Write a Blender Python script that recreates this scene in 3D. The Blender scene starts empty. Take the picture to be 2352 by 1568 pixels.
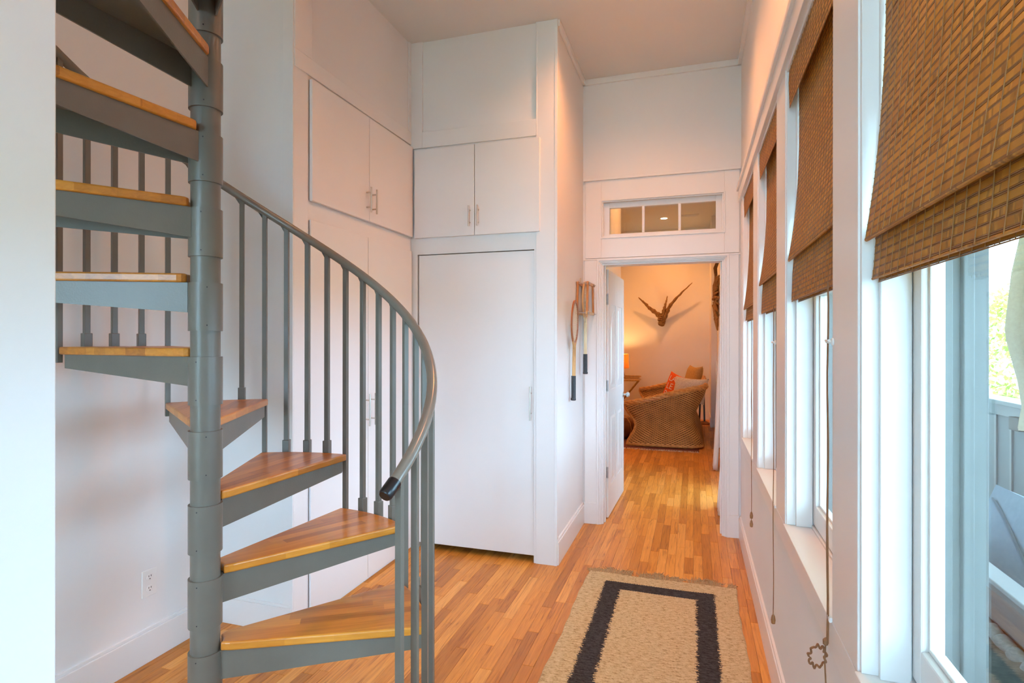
import bpy, bmesh, math, random
import numpy as np
from mathutils import Vector, Matrix

random.seed(7)
rng = np.random.default_rng(7)
SC = bpy.context.scene
COL = SC.collection
PI = math.pi

# ------------------------------------------------------------------ camera
F_PX, YAW, ROLL, SV, CAM_H = 1313.8, .30821, .00103, -4.04, 1.48
cd = bpy.data.cameras.new('camera')
cd.sensor_width = 36.0
cd.lens = F_PX / 2352 * 36.0
cd.shift_y = SV / 2352
cd.clip_start = .05
cam = bpy.data.objects.new('camera', cd)
COL.objects.link(cam)
_R = Vector((math.cos(YAW), math.sin(YAW), 0)); _F = Vector((-math.sin(YAW), math.cos(YAW), 0)); _U = _R.cross(_F)
_R2 = math.cos(ROLL) * _R + math.sin(ROLL) * _U; _U2 = -math.sin(ROLL) * _R + math.cos(ROLL) * _U
M = Matrix.Identity(4)
for i in range(3):
    M[i][0] = _R2[i]; M[i][1] = _U2[i]; M[i][2] = -_F[i]
M[2][3] = CAM_H
cam.matrix_world = M
SC.camera = cam

# ------------------------------------------------------------------ world, sun, portals, exposure
W = bpy.data.worlds.new('sky'); SC.world = W; W.use_nodes = True
bg = W.node_tree.nodes['Background']
bg.inputs[0].default_value = (.47, .735, 1.0, 1); bg.inputs[1].default_value = 14.0
sd = bpy.data.lights.new('sun', 'SUN'); sd.energy = 9.0; sd.angle = .009; sd.color = (1, .95, .86)
so = bpy.data.objects.new('sun', sd); COL.objects.link(so)
so.rotation_euler = Vector((.66, -.20, -.72)).to_track_quat('-Z', 'Y').to_euler()

def portal(y0, y1, z0, z1, x):
    l = bpy.data.lights.new('daylight_portal', 'AREA'); l.shape = 'RECTANGLE'
    l.size = z1 - z0; l.size_y = y1 - y0; l.cycles.is_portal = True
    o = bpy.data.objects.new('daylight_portal', l); COL.objects.link(o)
    o.location = (x, (y0 + y1) / 2, (z0 + z1) / 2)
    o.rotation_euler = (0, PI / 2, 0)
    return o

def spot(name, loc, energy, color, angle, blend=.6, radius=.04, target=None):
    l = bpy.data.lights.new(name, 'SPOT'); l.energy = energy; l.color = color; l.spot_size = math.radians(angle)
    l.spot_blend = blend; l.shadow_soft_size = radius
    o = bpy.data.objects.new(name, l); COL.objects.link(o); o.location = loc
    if target is not None:
        o.rotation_euler = (Vector(target) - Vector(loc)).to_track_quat('-Z', 'Y').to_euler()
    return o

SC.view_settings.view_transform = 'Standard'
SC.view_settings.look = 'None'
SC.view_settings.gamma = 1.0
SC.view_settings.use_curve_mapping = False
SC.view_settings.exposure = 0.34
SC.cycles.max_bounces = 7
SC.cycles.diffuse_bounces = 4
SC.cycles.glossy_bounces = 3
SC.cycles.use_light_tree = False
SC.cycles.use_adaptive_sampling = True
SC.cycles.adaptive_threshold = .03
SC.cycles.transparent_max_bounces = 12
SC.cycles.sample_clamp_indirect = 6.0

WARM = (1.0, .38, .10)
WARM_HALL = (1.0, .36, .11)

# ------------------------------------------------------------------ materials
def new_mat(name):
    m = bpy.data.materials.new(name); m.use_nodes = True
    nt = m.node_tree
    return m, nt, nt.nodes['Principled BSDF']

def N(nt, typ, **kw):
    n = nt.nodes.new(typ)
    for k, v in kw.items():
        if k == 'inp':
            for a, b in v.items(): n.inputs[a].default_value = b
        else: setattr(n, k, v)
    return n

def ramp(nt, stops, interp='LINEAR'):
    r = nt.nodes.new('ShaderNodeValToRGB'); r.color_ramp.interpolation = interp
    el = r.color_ramp.elements
    while len(el) < len(stops): el.new(.5)
    for e, (p, c) in zip(el, stops):
        e.position = p; e.color = (*c, 1)
    return r

def math_n(nt, op, a, b=None, c=None):
    n = nt.nodes.new('ShaderNodeMath'); n.operation = op
    for i, v in enumerate((a, b, c)):
        if v is None: continue
        if isinstance(v, (int, float)): n.inputs[i].default_value = v
        else: nt.links.new(v, n.inputs[i])
    return n.outputs[0]

def mapped(nt, src, scale, offset=None):
    m = nt.nodes.new('ShaderNodeMapping')
    m.inputs['Scale'].default_value = scale
    nt.links.new(src, m.inputs['Vector'])
    if offset is not None: nt.links.new(offset, m.inputs['Location'])
    return m.outputs[0]

def bump(nt, b, height, strength, dist):
    n = nt.nodes.new('ShaderNodeBump'); n.inputs['Strength'].default_value = strength
    n.inputs['Distance'].default_value = dist
    nt.links.new(height, n.inputs['Height']); nt.links.new(n.outputs[0], b.inputs['Normal'])

def paint(name, col, rough=.45, mottle=.03, bumpy=.05, scale=14, metal=0., spec=.5, det=3.0):
    m, nt, b = new_mat(name)
    geo = N(nt, 'ShaderNodeNewGeometry')
    no = N(nt, 'ShaderNodeTexNoise', inp={'Scale': scale, 'Detail': det, 'Roughness': .6})
    nt.links.new(geo.outputs['Position'], no.inputs['Vector'])
    lo = tuple(max(0, c * (1 - mottle)) for c in col); hi = tuple(min(1, c * (1 + mottle)) for c in col)
    r = ramp(nt, [(.3, lo), (.7, hi)])
    nt.links.new(no.outputs['Fac'], r.inputs[0]); nt.links.new(r.outputs[0], b.inputs['Base Color'])
    b.inputs['Roughness'].default_value = rough; b.inputs['Metallic'].default_value = metal
    b.inputs['Specular IOR Level'].default_value = spec
    if bumpy:
        no2 = N(nt, 'ShaderNodeTexNoise', inp={'Scale': 160.0, 'Detail': 3.0})
        nt.links.new(geo.outputs['Position'], no2.inputs['Vector'])
        bump(nt, b, no2.outputs['Fac'], bumpy, .004)
    return m

def rand_value(nt):
    oi = N(nt, 'ShaderNodeObjectInfo'); ge = N(nt, 'ShaderNodeNewGeometry')
    s = math_n(nt, 'ADD', oi.outputs['Random'], ge.outputs['Random Per Island'])
    return math_n(nt, 'FRACT', s), ge

def floor_mat():
    m, nt, b = new_mat('oak_floor_planks')
    r, ge = rand_value(nt)
    off = N(nt, 'ShaderNodeCombineXYZ')
    r37 = math_n(nt, 'MULTIPLY', r, 37.0); r91 = math_n(nt, 'MULTIPLY', r, 91.0)
    nt.links.new(r37, off.inputs[0]); nt.links.new(r91, off.inputs[1]); nt.links.new(r37, off.inputs[2])
    v = mapped(nt, ge.outputs['Position'], (55, 3.0, 1), off.outputs[0])
    no = N(nt, 'ShaderNodeTexNoise', inp={'Scale': 1.0, 'Detail': 4.0, 'Roughness': .62, 'Distortion': 1.2})
    nt.links.new(v, no.inputs['Vector'])
    tone = ramp(nt, [(0, (.48, .175, .026)), (.2, (.58, .215, .031)), (.45, (.68, .265, .040)), (.7, (.76, .315, .054)),
                     (.9, (.83, .38, .085)), (1, (.62, .245, .045))])
    nt.links.new(r, tone.inputs[0])
    gr = ramp(nt, [(.30, (.50, .38, .28)), (.42, (.86, .82, .78)), (.54, (1.0, 1.0, 1.0)), (.70, (1.14, 1.18, 1.25))])
    nt.links.new(no.outputs['Fac'], gr.inputs[0])
    mx = N(nt, 'ShaderNodeMix', data_type='RGBA', blend_type='MULTIPLY'); mx.inputs[0].default_value = .88
    nt.links.new(tone.outputs[0], mx.inputs[6]); nt.links.new(gr.outputs[0], mx.inputs[7])
    # worn scuffs
    sc = N(nt, 'ShaderNodeTexNoise', inp={'Scale': 3.2, 'Detail': 5.0, 'Roughness': .7})
    nt.links.new(ge.outputs['Position'], sc.inputs['Vector'])
    scr = ramp(nt, [(.60, (0, 0, 0)), (.74, (1, 1, 1))]); nt.links.new(sc.outputs['Fac'], scr.inputs[0])
    mx2 = N(nt, 'ShaderNodeMix', data_type='RGBA'); 
    fac = math_n(nt, 'MULTIPLY', scr.outputs[0], .22); nt.links.new(fac, mx2.inputs[0])
    nt.links.new(mx.outputs[2], mx2.inputs[6]); mx2.inputs[7].default_value = (.50, .30, .16, 1)
    nt.links.new(mx2.outputs[2], b.inputs['Base Color'])
    rr = N(nt, 'ShaderNodeMapRange', inp={'To Min': .26, 'To Max': .44}); nt.links.new(sc.outputs['Fac'], rr.inputs[0])
    nt.links.new(rr.outputs[0], b.inputs['Roughness']); b.inputs['Specular IOR Level'].default_value = .3
    bump(nt, b, no.outputs['Fac'], .10, .002)
    return m

def wood_mat(name, stops, scale=(3, 60, 60), stave=0., rough=.3, coat=.0, contrast=.7):
    m, nt, b = new_mat(name)
    tc = N(nt, 'ShaderNodeTexCoord'); oi = N(nt, 'ShaderNodeObjectInfo')
    off = N(nt, 'ShaderNodeCombineXYZ')
    for i in range(3): nt.links.new(math_n(nt, 'MULTIPLY', oi.outputs['Random'], 31.0 + i * 7), off.inputs[i])
    v = mapped(nt, tc.outputs['Object'], scale, off.outputs[0])
    no = N(nt, 'ShaderNodeTexNoise', inp={'Scale': 1.0, 'Detail': 6.0, 'Roughness': .6, 'Distortion': .8})
    nt.links.new(v, no.inputs['Vector'])
    val = no.outputs['Fac']
    if stave:
        sep = N(nt, 'ShaderNodeSeparateXYZ'); nt.links.new(tc.outputs['Object'], sep.inputs[0])
        y = math_n(nt, 'FLOOR', math_n(nt, 'DIVIDE', sep.outputs[1], stave))
        x = math_n(nt, 'FLOOR', math_n(nt, 'DIVIDE', math_n(nt, 'ADD', sep.outputs[0], math_n(nt, 'MULTIPLY', y, .37)), .33))
        cx = N(nt, 'ShaderNodeCombineXYZ'); nt.links.new(x, cx.inputs[0]); nt.links.new(y, cx.inputs[1])
        nt.links.new(math_n(nt, 'MULTIPLY', oi.outputs['Random'], 13.0), cx.inputs[2])
        wn = N(nt, 'ShaderNodeTexWhiteNoise'); nt.links.new(cx.outputs[0], wn.inputs['Vector'])
        a = math_n(nt, 'MULTIPLY', wn.outputs['Value'], 1 - contrast)
        val = math_n(nt, 'ADD', math_n(nt, 'MULTIPLY', val, contrast), a)
    r = ramp(nt, stops); nt.links.new(val, r.inputs[0]); nt.links.new(r.outputs[0], b.inputs['Base Color'])
    b.inputs['Roughness'].default_value = rough
    b.inputs['Coat Weight'].default_value = coat; b.inputs['Coat Roughness'].default_value = .12
    bump(nt, b, no.outputs['Fac'], .12, .002)
    return m

def bamboo_mat():
    m, nt, b = new_mat('tortoise_bamboo_slats')
    r, ge = rand_value(nt)
    sep = N(nt, 'ShaderNodeSeparateXYZ'); nt.links.new(ge.outputs['Position'], sep.inputs[0])
    cell = math_n(nt, 'FLOOR', math_n(nt, 'DIVIDE', sep.outputs[1], .036))
    cv = N(nt, 'ShaderNodeCombineXYZ'); nt.links.new(cell, cv.inputs[0]); nt.links.new(math_n(nt, 'MULTIPLY', r, 53.0), cv.inputs[1])
    wn = N(nt, 'ShaderNodeTexWhiteNoise'); nt.links.new(cv.outputs[0], wn.inputs['Vector'])
    no = N(nt, 'ShaderNodeTexNoise', inp={'Scale': 1.0, 'Detail': 4.0})
    off = N(nt, 'ShaderNodeCombineXYZ'); nt.links.new(math_n(nt, 'MULTIPLY', r, 71.0), off.inputs[0])
    nt.links.new(mapped(nt, ge.outputs['Position'], (30, 130, 30), off.outputs[0]), no.inputs['Vector'])
    base = ramp(nt, [(0, (.48, .19, .024)), (.5, (.62, .265, .034)), (1, (.72, .34, .05))])
    nt.links.new(wn.outputs['Value'], base.inputs[0])
    soft = N(nt, 'ShaderNodeMapRange', inp={'From Min': .40, 'From Max': .60}); nt.links.new(no.outputs['Fac'], soft.inputs[0])
    patch = math_n(nt, 'MULTIPLY', math_n(nt, 'GREATER_THAN', wn.outputs['Value'], .76), soft.outputs[0])
    mx = N(nt, 'ShaderNodeMix', data_type='RGBA')
    nt.links.new(math_n(nt, 'MULTIPLY', patch, .72), mx.inputs[0])
    nt.links.new(base.outputs[0], mx.inputs[6]); mx.inputs[7].default_value = (.15, .060, .016, 1)
    nt.links.new(mx.outputs[2], b.inputs['Base Color'])
    b.inputs['Roughness'].default_value = .45
    b.inputs['Specular IOR Level'].default_value = .3
    tr = N(nt, 'ShaderNodeBsdfTranslucent'); tr.inputs[0].default_value = (.62, .26, .06, 1)
    ms = N(nt, 'ShaderNodeMixShader'); ms.inputs[0].default_value = .24
    out = nt.nodes['Material Output']
    nt.links.new(b.outputs[0], ms.inputs[1]); nt.links.new(tr.outputs[0], ms.inputs[2]); nt.links.new(ms.outputs[0], out.inputs[0])
    return m

def rug_mat(hw, hl):
    m, nt, b = new_mat('jute_rug_weave')
    tc = N(nt, 'ShaderNodeTexCoord'); sep = N(nt, 'ShaderNodeSeparateXYZ'); nt.links.new(tc.outputs['Object'], sep.inputs[0])
    row = N(nt, 'ShaderNodeTexNoise', inp={'Scale': 1.0, 'Detail': 1.0})
    nt.links.new(mapped(nt, tc.outputs['Object'], (3.5, 150, 1)), row.inputs['Vector'])
    jit = math_n(nt, 'MULTIPLY', math_n(nt, 'SUBTRACT', row.outputs['Fac'], .5), .062)
    ax = math_n(nt, 'ADD', math_n(nt, 'SUBTRACT', hw, math_n(nt, 'ABSOLUTE', sep.outputs[0])), jit)
    ay = math_n(nt, 'SUBTRACT', hl, math_n(nt, 'ABSOLUTE', sep.outputs[1]))
    d = math_n(nt, 'MINIMUM', ax, ay)
    band = math_n(nt, 'MULTIPLY', math_n(nt, 'GREATER_THAN', d, .125), math_n(nt, 'LESS_THAN', d, .226))
    no = N(nt, 'ShaderNodeTexNoise', inp={'Scale': 1.0, 'Detail': 6.0, 'Roughness': .7})
    nt.links.new(mapped(nt, tc.outputs['Object'], (34, 95, 1)), no.inputs['Vector'])
    jute = ramp(nt, [(.25, (.16, .08, .03)), (.36, (.40, .27, .14)), (.48, (.64, .49, .28)), (.62, (.74, .60, .38)), (.8, (.84, .72, .50))])
    dark = ramp(nt, [(.25, (.010, .010, .012)), (.42, (.040, .038, .042)), (.58, (.082, .076, .080)), (.74, (.085, .076, .078)), (.83, (.34, .20, .10))])
    nt.links.new(no.outputs['Fac'], jute.inputs[0]); nt.links.new(no.outputs['Fac'], dark.inputs[0])
    mx = N(nt, 'ShaderNodeMix', data_type='RGBA'); nt.links.new(band, mx.inputs[0])
    nt.links.new(jute.outputs[0], mx.inputs[6]); nt.links.new(dark.outputs[0], mx.inputs[7])
    nt.links.new(mx.outputs[2], b.inputs['Base Color']); b.inputs['Roughness'].default_value = .95
    b.inputs['Specular IOR Level'].default_value = .1
    bump(nt, b, no.outputs['Fac'], .5, .004)
    return m

def glass_mat():
    m, nt, b = new_mat('window_glass')
    out = nt.nodes['Material Output']
    t = N(nt, 'ShaderNodeBsdfTransparent'); t.inputs[0].default_value = (.93, .965, .96, 1)
    g = N(nt, 'ShaderNodeBsdfGlossy'); g.inputs['Roughness'].default_value = .02
    lw = N(nt, 'ShaderNodeLayerWeight'); lw.inputs['Blend'].default_value = .5
    fac = math_n(nt, 'ADD', .035, math_n(nt, 'MULTIPLY', .8, math_n(nt, 'POWER', lw.outputs['Facing'], 5.0)))
    ms = N(nt, 'ShaderNodeMixShader')
    nt.links.new(fac, ms.inputs[0]); nt.links.new(t.outputs[0], ms.inputs[1]); nt.links.new(g.outputs[0], ms.inputs[2])
    nt.links.new(ms.outputs[0], out.inputs[0])
    return m

def emit_mat(name, col, s):
    m, nt, b = new_mat(name)
    b.inputs['Base Color'].default_value = (*col, 1)
    b.inputs['Emission Color'].default_value = (*col, 1); b.inputs['Emission Strength'].default_value = s
    return m

def shade_mat():
    m, nt, b = new_mat('linen_lamp_shade')
    ge = N(nt, 'ShaderNodeNewGeometry')
    wv = N(nt, 'ShaderNodeTexNoise', inp={'Scale': 120.0, 'Detail': 3.0}); nt.links.new(ge.outputs['Position'], wv.inputs['Vector'])
    r = ramp(nt, [(.3, (.60, .33, .12)), (.7, (.78, .48, .20))]); nt.links.new(wv.outputs['Fac'], r.inputs[0])
    tr = N(nt, 'ShaderNodeBsdfTranslucent'); nt.links.new(r.outputs[0], tr.inputs[0]); nt.links.new(r.outputs[0], b.inputs['Base Color'])
    b.inputs['Roughness'].default_value = .9
    ms = N(nt, 'ShaderNodeMixShader'); ms.inputs[0].default_value = .5
    nt.links.new(b.outputs[0], ms.inputs[1]); nt.links.new(tr.outputs[0], ms.inputs[2])
    nt.links.new(ms.outputs[0], nt.nodes['Material Output'].inputs[0])
    return m

def wicker_mat():
    m, nt, b = new_mat('woven_wicker')
    uv = N(nt, 'ShaderNodeTexCoord')
    sp = N(nt, 'ShaderNodeSeparateXYZ'); nt.links.new(uv.outputs['UV'], sp.inputs[0])
    rowf = math_n(nt, 'DIVIDE', sp.outputs[1], .0135); row = math_n(nt, 'FLOOR', rowf); fr_ = math_n(nt, 'FRACT', rowf)
    prof = math_n(nt, 'SINE', math_n(nt, 'MULTIPLY', fr_, PI))
    ph = math_n(nt, 'ADD', math_n(nt, 'MULTIPLY', sp.outputs[0], PI / .033), math_n(nt, 'MULTIPLY', row, PI))
    over = math_n(nt, 'ADD', .5, math_n(nt, 'MULTIPLY', .5, math_n(nt, 'SINE', ph)))
    hgt = math_n(nt, 'MULTIPLY', math_n(nt, 'POWER', prof, .6), math_n(nt, 'ADD', .12, math_n(nt, 'MULTIPLY', .88, math_n(nt, 'POWER', over, .7))))
    wc = ramp(nt, [(.05, (.09, .036, .010)), (.35, (.36, .165, .045)), (.65, (.66, .34, .095)), (.95, (.88, .56, .22))]); nt.links.new(hgt, wc.inputs[0])
    no = N(nt, 'ShaderNodeTexNoise', inp={'Scale': 9.0, 'Detail': 5.0}); nt.links.new(uv.outputs['UV'], no.inputs['Vector'])
    r = ramp(nt, [(.3, (.72, .66, .60)), (.65, (1.05, 1.05, 1.05))]); nt.links.new(no.outputs['Fac'], r.inputs[0])
    mx = N(nt, 'ShaderNodeMix', data_type='RGBA', blend_type='MULTIPLY'); mx.inputs[0].default_value = .8
    nt.links.new(wc.outputs[0], mx.inputs[6]); nt.links.new(r.outputs[0], mx.inputs[7])
    nt.links.new(mx.outputs[2], b.inputs['Base Color']); b.inputs['Roughness'].default_value = .5
    bump(nt, b, hgt, .8, .01)
    return m

def fabric(name, lo, hi, scale=120., bumps=.4, rough=.95):
    m, nt, b = new_mat(name)
    tc = N(nt, 'ShaderNodeTexCoord')
    no = N(nt, 'ShaderNodeTexNoise', inp={'Scale': scale, 'Detail': 4.0, 'Roughness': .7}); nt.links.new(tc.outputs['Object'], no.inputs['Vector'])
    r = ramp(nt, [(.3, lo), (.7, hi)]); nt.links.new(no.outputs['Fac'], r.inputs[0]); nt.links.new(r.outputs[0], b.inputs['Base Color'])
    b.inputs['Roughness'].default_value = rough; b.inputs['Specular IOR Level'].default_value = .2
    bump(nt, b, no.outputs['Fac'], bumps, .004)
    return m

def kilim_mat():
    m, nt, b = new_mat('kilim_rug')
    tc = N(nt, 'ShaderNodeTexCoord')
    w = N(nt, 'ShaderNodeTexWave', wave_type='BANDS', bands_direction='Y'); w.inputs['Scale'].default_value = 2.2; w.inputs['Distortion'].default_value = 2.0
    nt.links.new(tc.outputs['Object'], w.inputs['Vector'])
    r = ramp(nt, [(0, (.16, .035, .03)), (.35, (.26, .075, .05)), (.5, (.50, .33, .22)), (.6, (.05, .025, .03)), (.8, (.22, .05, .045))], 'CONSTANT')
    nt.links.new(w.outputs['Fac'], r.inputs[0]); nt.links.new(r.outputs[0], b.inputs['Base Color']); b.inputs['Roughness'].default_value = .95
    return m

def leaf_mat():
    m, nt, b = new_mat('sunlit_leaves')
    r, ge = rand_value(nt)
    c = ramp(nt, [(0, (.20, .26, .05)), (.5, (.36, .40, .09)), (1, (.52, .50, .16))]); nt.links.new(r, c.inputs[0])
    nt.links.new(c.outputs[0], b.inputs['Base Color']); b.inputs['Roughness'].default_value = .6
    tr = N(nt, 'ShaderNodeBsdfTranslucent'); nt.links.new(c.outputs[0], tr.inputs[0])
    ms = N(nt, 'ShaderNodeMixShader'); ms.inputs[0].default_value = .4
    nt.links.new(b.outputs[0], ms.inputs[1]); nt.links.new(tr.outputs[0], ms.inputs[2]); nt.links.new(ms.outputs[0], nt.nodes['Material Output'].inputs[0])
    return m

MT = dict(
    wall=paint('white_wall_paint', (.87, .868, .86), .55, .015, 0, 2.0, det=1.0),
    ceil=paint('white_ceiling_paint', (.80, .79, .77), .7, .015, 0, 2.0, det=1.0),
    trim=paint('white_trim_enamel', (.87, .868, .86), .28, .012, 0, 2.0, det=1.0),
    cab=paint('white_cabinet_enamel', (.87, .868, .86), .36, .012, 0, 2.0, det=1.0),
    steel=paint('olive_grey_stair_paint', (.152, .139, .113), .34, .06, .10, 8),
    rail=paint('olive_grey_rail_paint', (.200, .176, .142), .22, .05, .03, 8),
    black=paint('black_rubber', (.012, .012, .014), .3, .1, .05),
    dark=paint('painted_gap_shade', (.02, .018, .016), .8, .05, 0),  # near-black colour painted as shade in the cabinet door gaps
    tread=wood_mat('oak_stair_treads', [(.25, (.38, .125, .012)), (.5, (.58, .21, .022)), (.75, (.72, .30, .042))], (4, 70, 70), .042, .30, .08, .6),
    floor=floor_mat(), subfloor=paint('dark_subfloor', (.06, .03, .012), .8, .2, .1),
    bamboo=bamboo_mat(),
    reed=paint('bamboo_reeds', (.26, .10, .018), .5, .25, 0, 60),
    cord=paint('brown_cord', (.26, .115, .045), .7, .15, 0, 60),
    weavecord=paint('tan_weave_cord', (.34, .15, .045), .7, .15, 0, 60),
    tassel=paint('wooden_tassel', (.33, .15, .05), .45, .15, .1, 60),
    glass=glass_mat(),
    nickel=paint('brushed_nickel', (.62, .58, .52), .33, .05, .08, 40, 1.0),
    hinge=paint('satin_hinge_steel', (.55, .57, .58), .38, .05, .08, 40, .9),
    plastic=paint('white_plastic', (.86, .86, .84), .3, .01, 0),
    rwood=wood_mat('racket_ash', [(.3, (.52, .27, .09)), (.6, (.72, .44, .18)), (.8, (.80, .55, .28))], (40, 40, 4), 0, .3),
    rwoodd=wood_mat('racket_mahogany', [(.3, (.28, .085, .025)), (.7, (.45, .16, .05))], (40, 40, 6), 0, .3),
    rwhite=wood_mat('racket_pale_shaft', [(.3, (.70, .54, .30)), (.7, (.84, .72, .48))], (40, 40, 6), 0, .35),
    press=wood_mat('racket_press_wood', [(.3, (.50, .19, .05)), (.7, (.66, .30, .09))], (40, 40, 6), 0, .35),
    gut=paint('gut_strings', (.72, .62, .46), .5, .05, 0),
    grip=paint('dark_leather_grip', (.035, .040, .045), .5, .25, .3, 60),
    wicker=wicker_mat(),
    cane=wood_mat('cane_rim', [(.3, (.40, .18, .050)), (.6, (.66, .34, .10)), (.85, (.80, .50, .20))], (25, 25, 25), 0, .45),
    drift=wood_mat('driftwood', [(.25, (.10, .050, .016)), (.55, (.26, .135, .045)), (.8, (.42, .24, .095))], (22, 22, 22), 0, .7),
    driftl=wood_mat('pale_driftwood', [(.25, (.26, .12, .035)), (.55, (.46, .24, .075)), (.8, (.62, .38, .16))], (22, 22, 22), 0, .7),
    bamboocane=wood_mat('bamboo_cane', [(.3, (.28, .14, .03)), (.7, (.55, .32, .09))], (20, 20, 20), 0, .4),
    shade=shade_mat(), ceramic=paint('tan_ceramic', (.46, .30, .15), .35, .2, .1, 20),
    orange=fabric('orange_cushion', (.72, .085, .012), (.88, .15, .025), 90),
    cream=fabric('nubby_cream_cushion', (.50, .42, .33), (.82, .74, .62), 70, 1.0),
    tan=fabric('ochre_cushion', (.42, .25, .09), (.58, .38, .16), 60, .6),
    seat=fabric('seat_pad', (.45, .38, .30), (.60, .52, .42), 60, .5),
    print=paint('white_print', (.86, .78, .68), .9, .05, 0),
    leather=fabric('brown_leather', (.16, .060, .026), (.30, .125, .055), 14, .3, .45),
    kilim=kilim_mat(), fringe=paint('cream_fringe', (.72, .60, .52), .95, .1, 0),
    jute=paint('jute_fringe', (.46, .31, .16), .95, .25, 0, 80),
    curtain=fabric('white_curtain', (.84, .83, .80), (.90, .89, .87), 200, .1),
    outerpaint=paint('grey_outer_frame_paint', (.115, .115, .11), .5, .05, .05),
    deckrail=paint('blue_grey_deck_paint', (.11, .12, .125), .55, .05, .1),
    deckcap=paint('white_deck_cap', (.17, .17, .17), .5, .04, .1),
    deck=wood_mat('weathered_deck', [(.3, (.22, .20, .18)), (.7, (.36, .33, .30))], (4, 40, 40), 0, .7),
    bench=wood_mat('weathered_teak', [(.3, (.075, .062, .055)), (.7, (.11, .095, .085))], (40, 4, 40), 0, .7),
    benchtop=paint('pale_arm_board', (.16, .155, .15), .6, .06, .1),
    blue=fabric('pale_blue_canvas', (.17, .21, .26), (.21, .255, .31), 40, .2),
    fleece=fabric('grey_teal_throw', (.02, .03, .03), (.10, .095, .085), 9, 1.2),
    piping=fabric('silver_piping', (.09, .10, .10), (.20, .19, .18), 40, .6),
    canvas=fabric('cream_canvas', (.40, .32, .23), (.47, .39, .28), 60, .2),
    leaves=leaf_mat(), bark=paint('bark', (.16, .11, .07), .9, .3, .6, 30),
    grass=paint('dry_grass', (.26, .28, .12), .95, .3, .4, 3),
    lamp_glow=emit_mat('downlight_lens', (1.0, .80, .55), 14.0),
    bulb=emit_mat('lamp_bulb', (1.0, .62, .28), 30.0),
)

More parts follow.
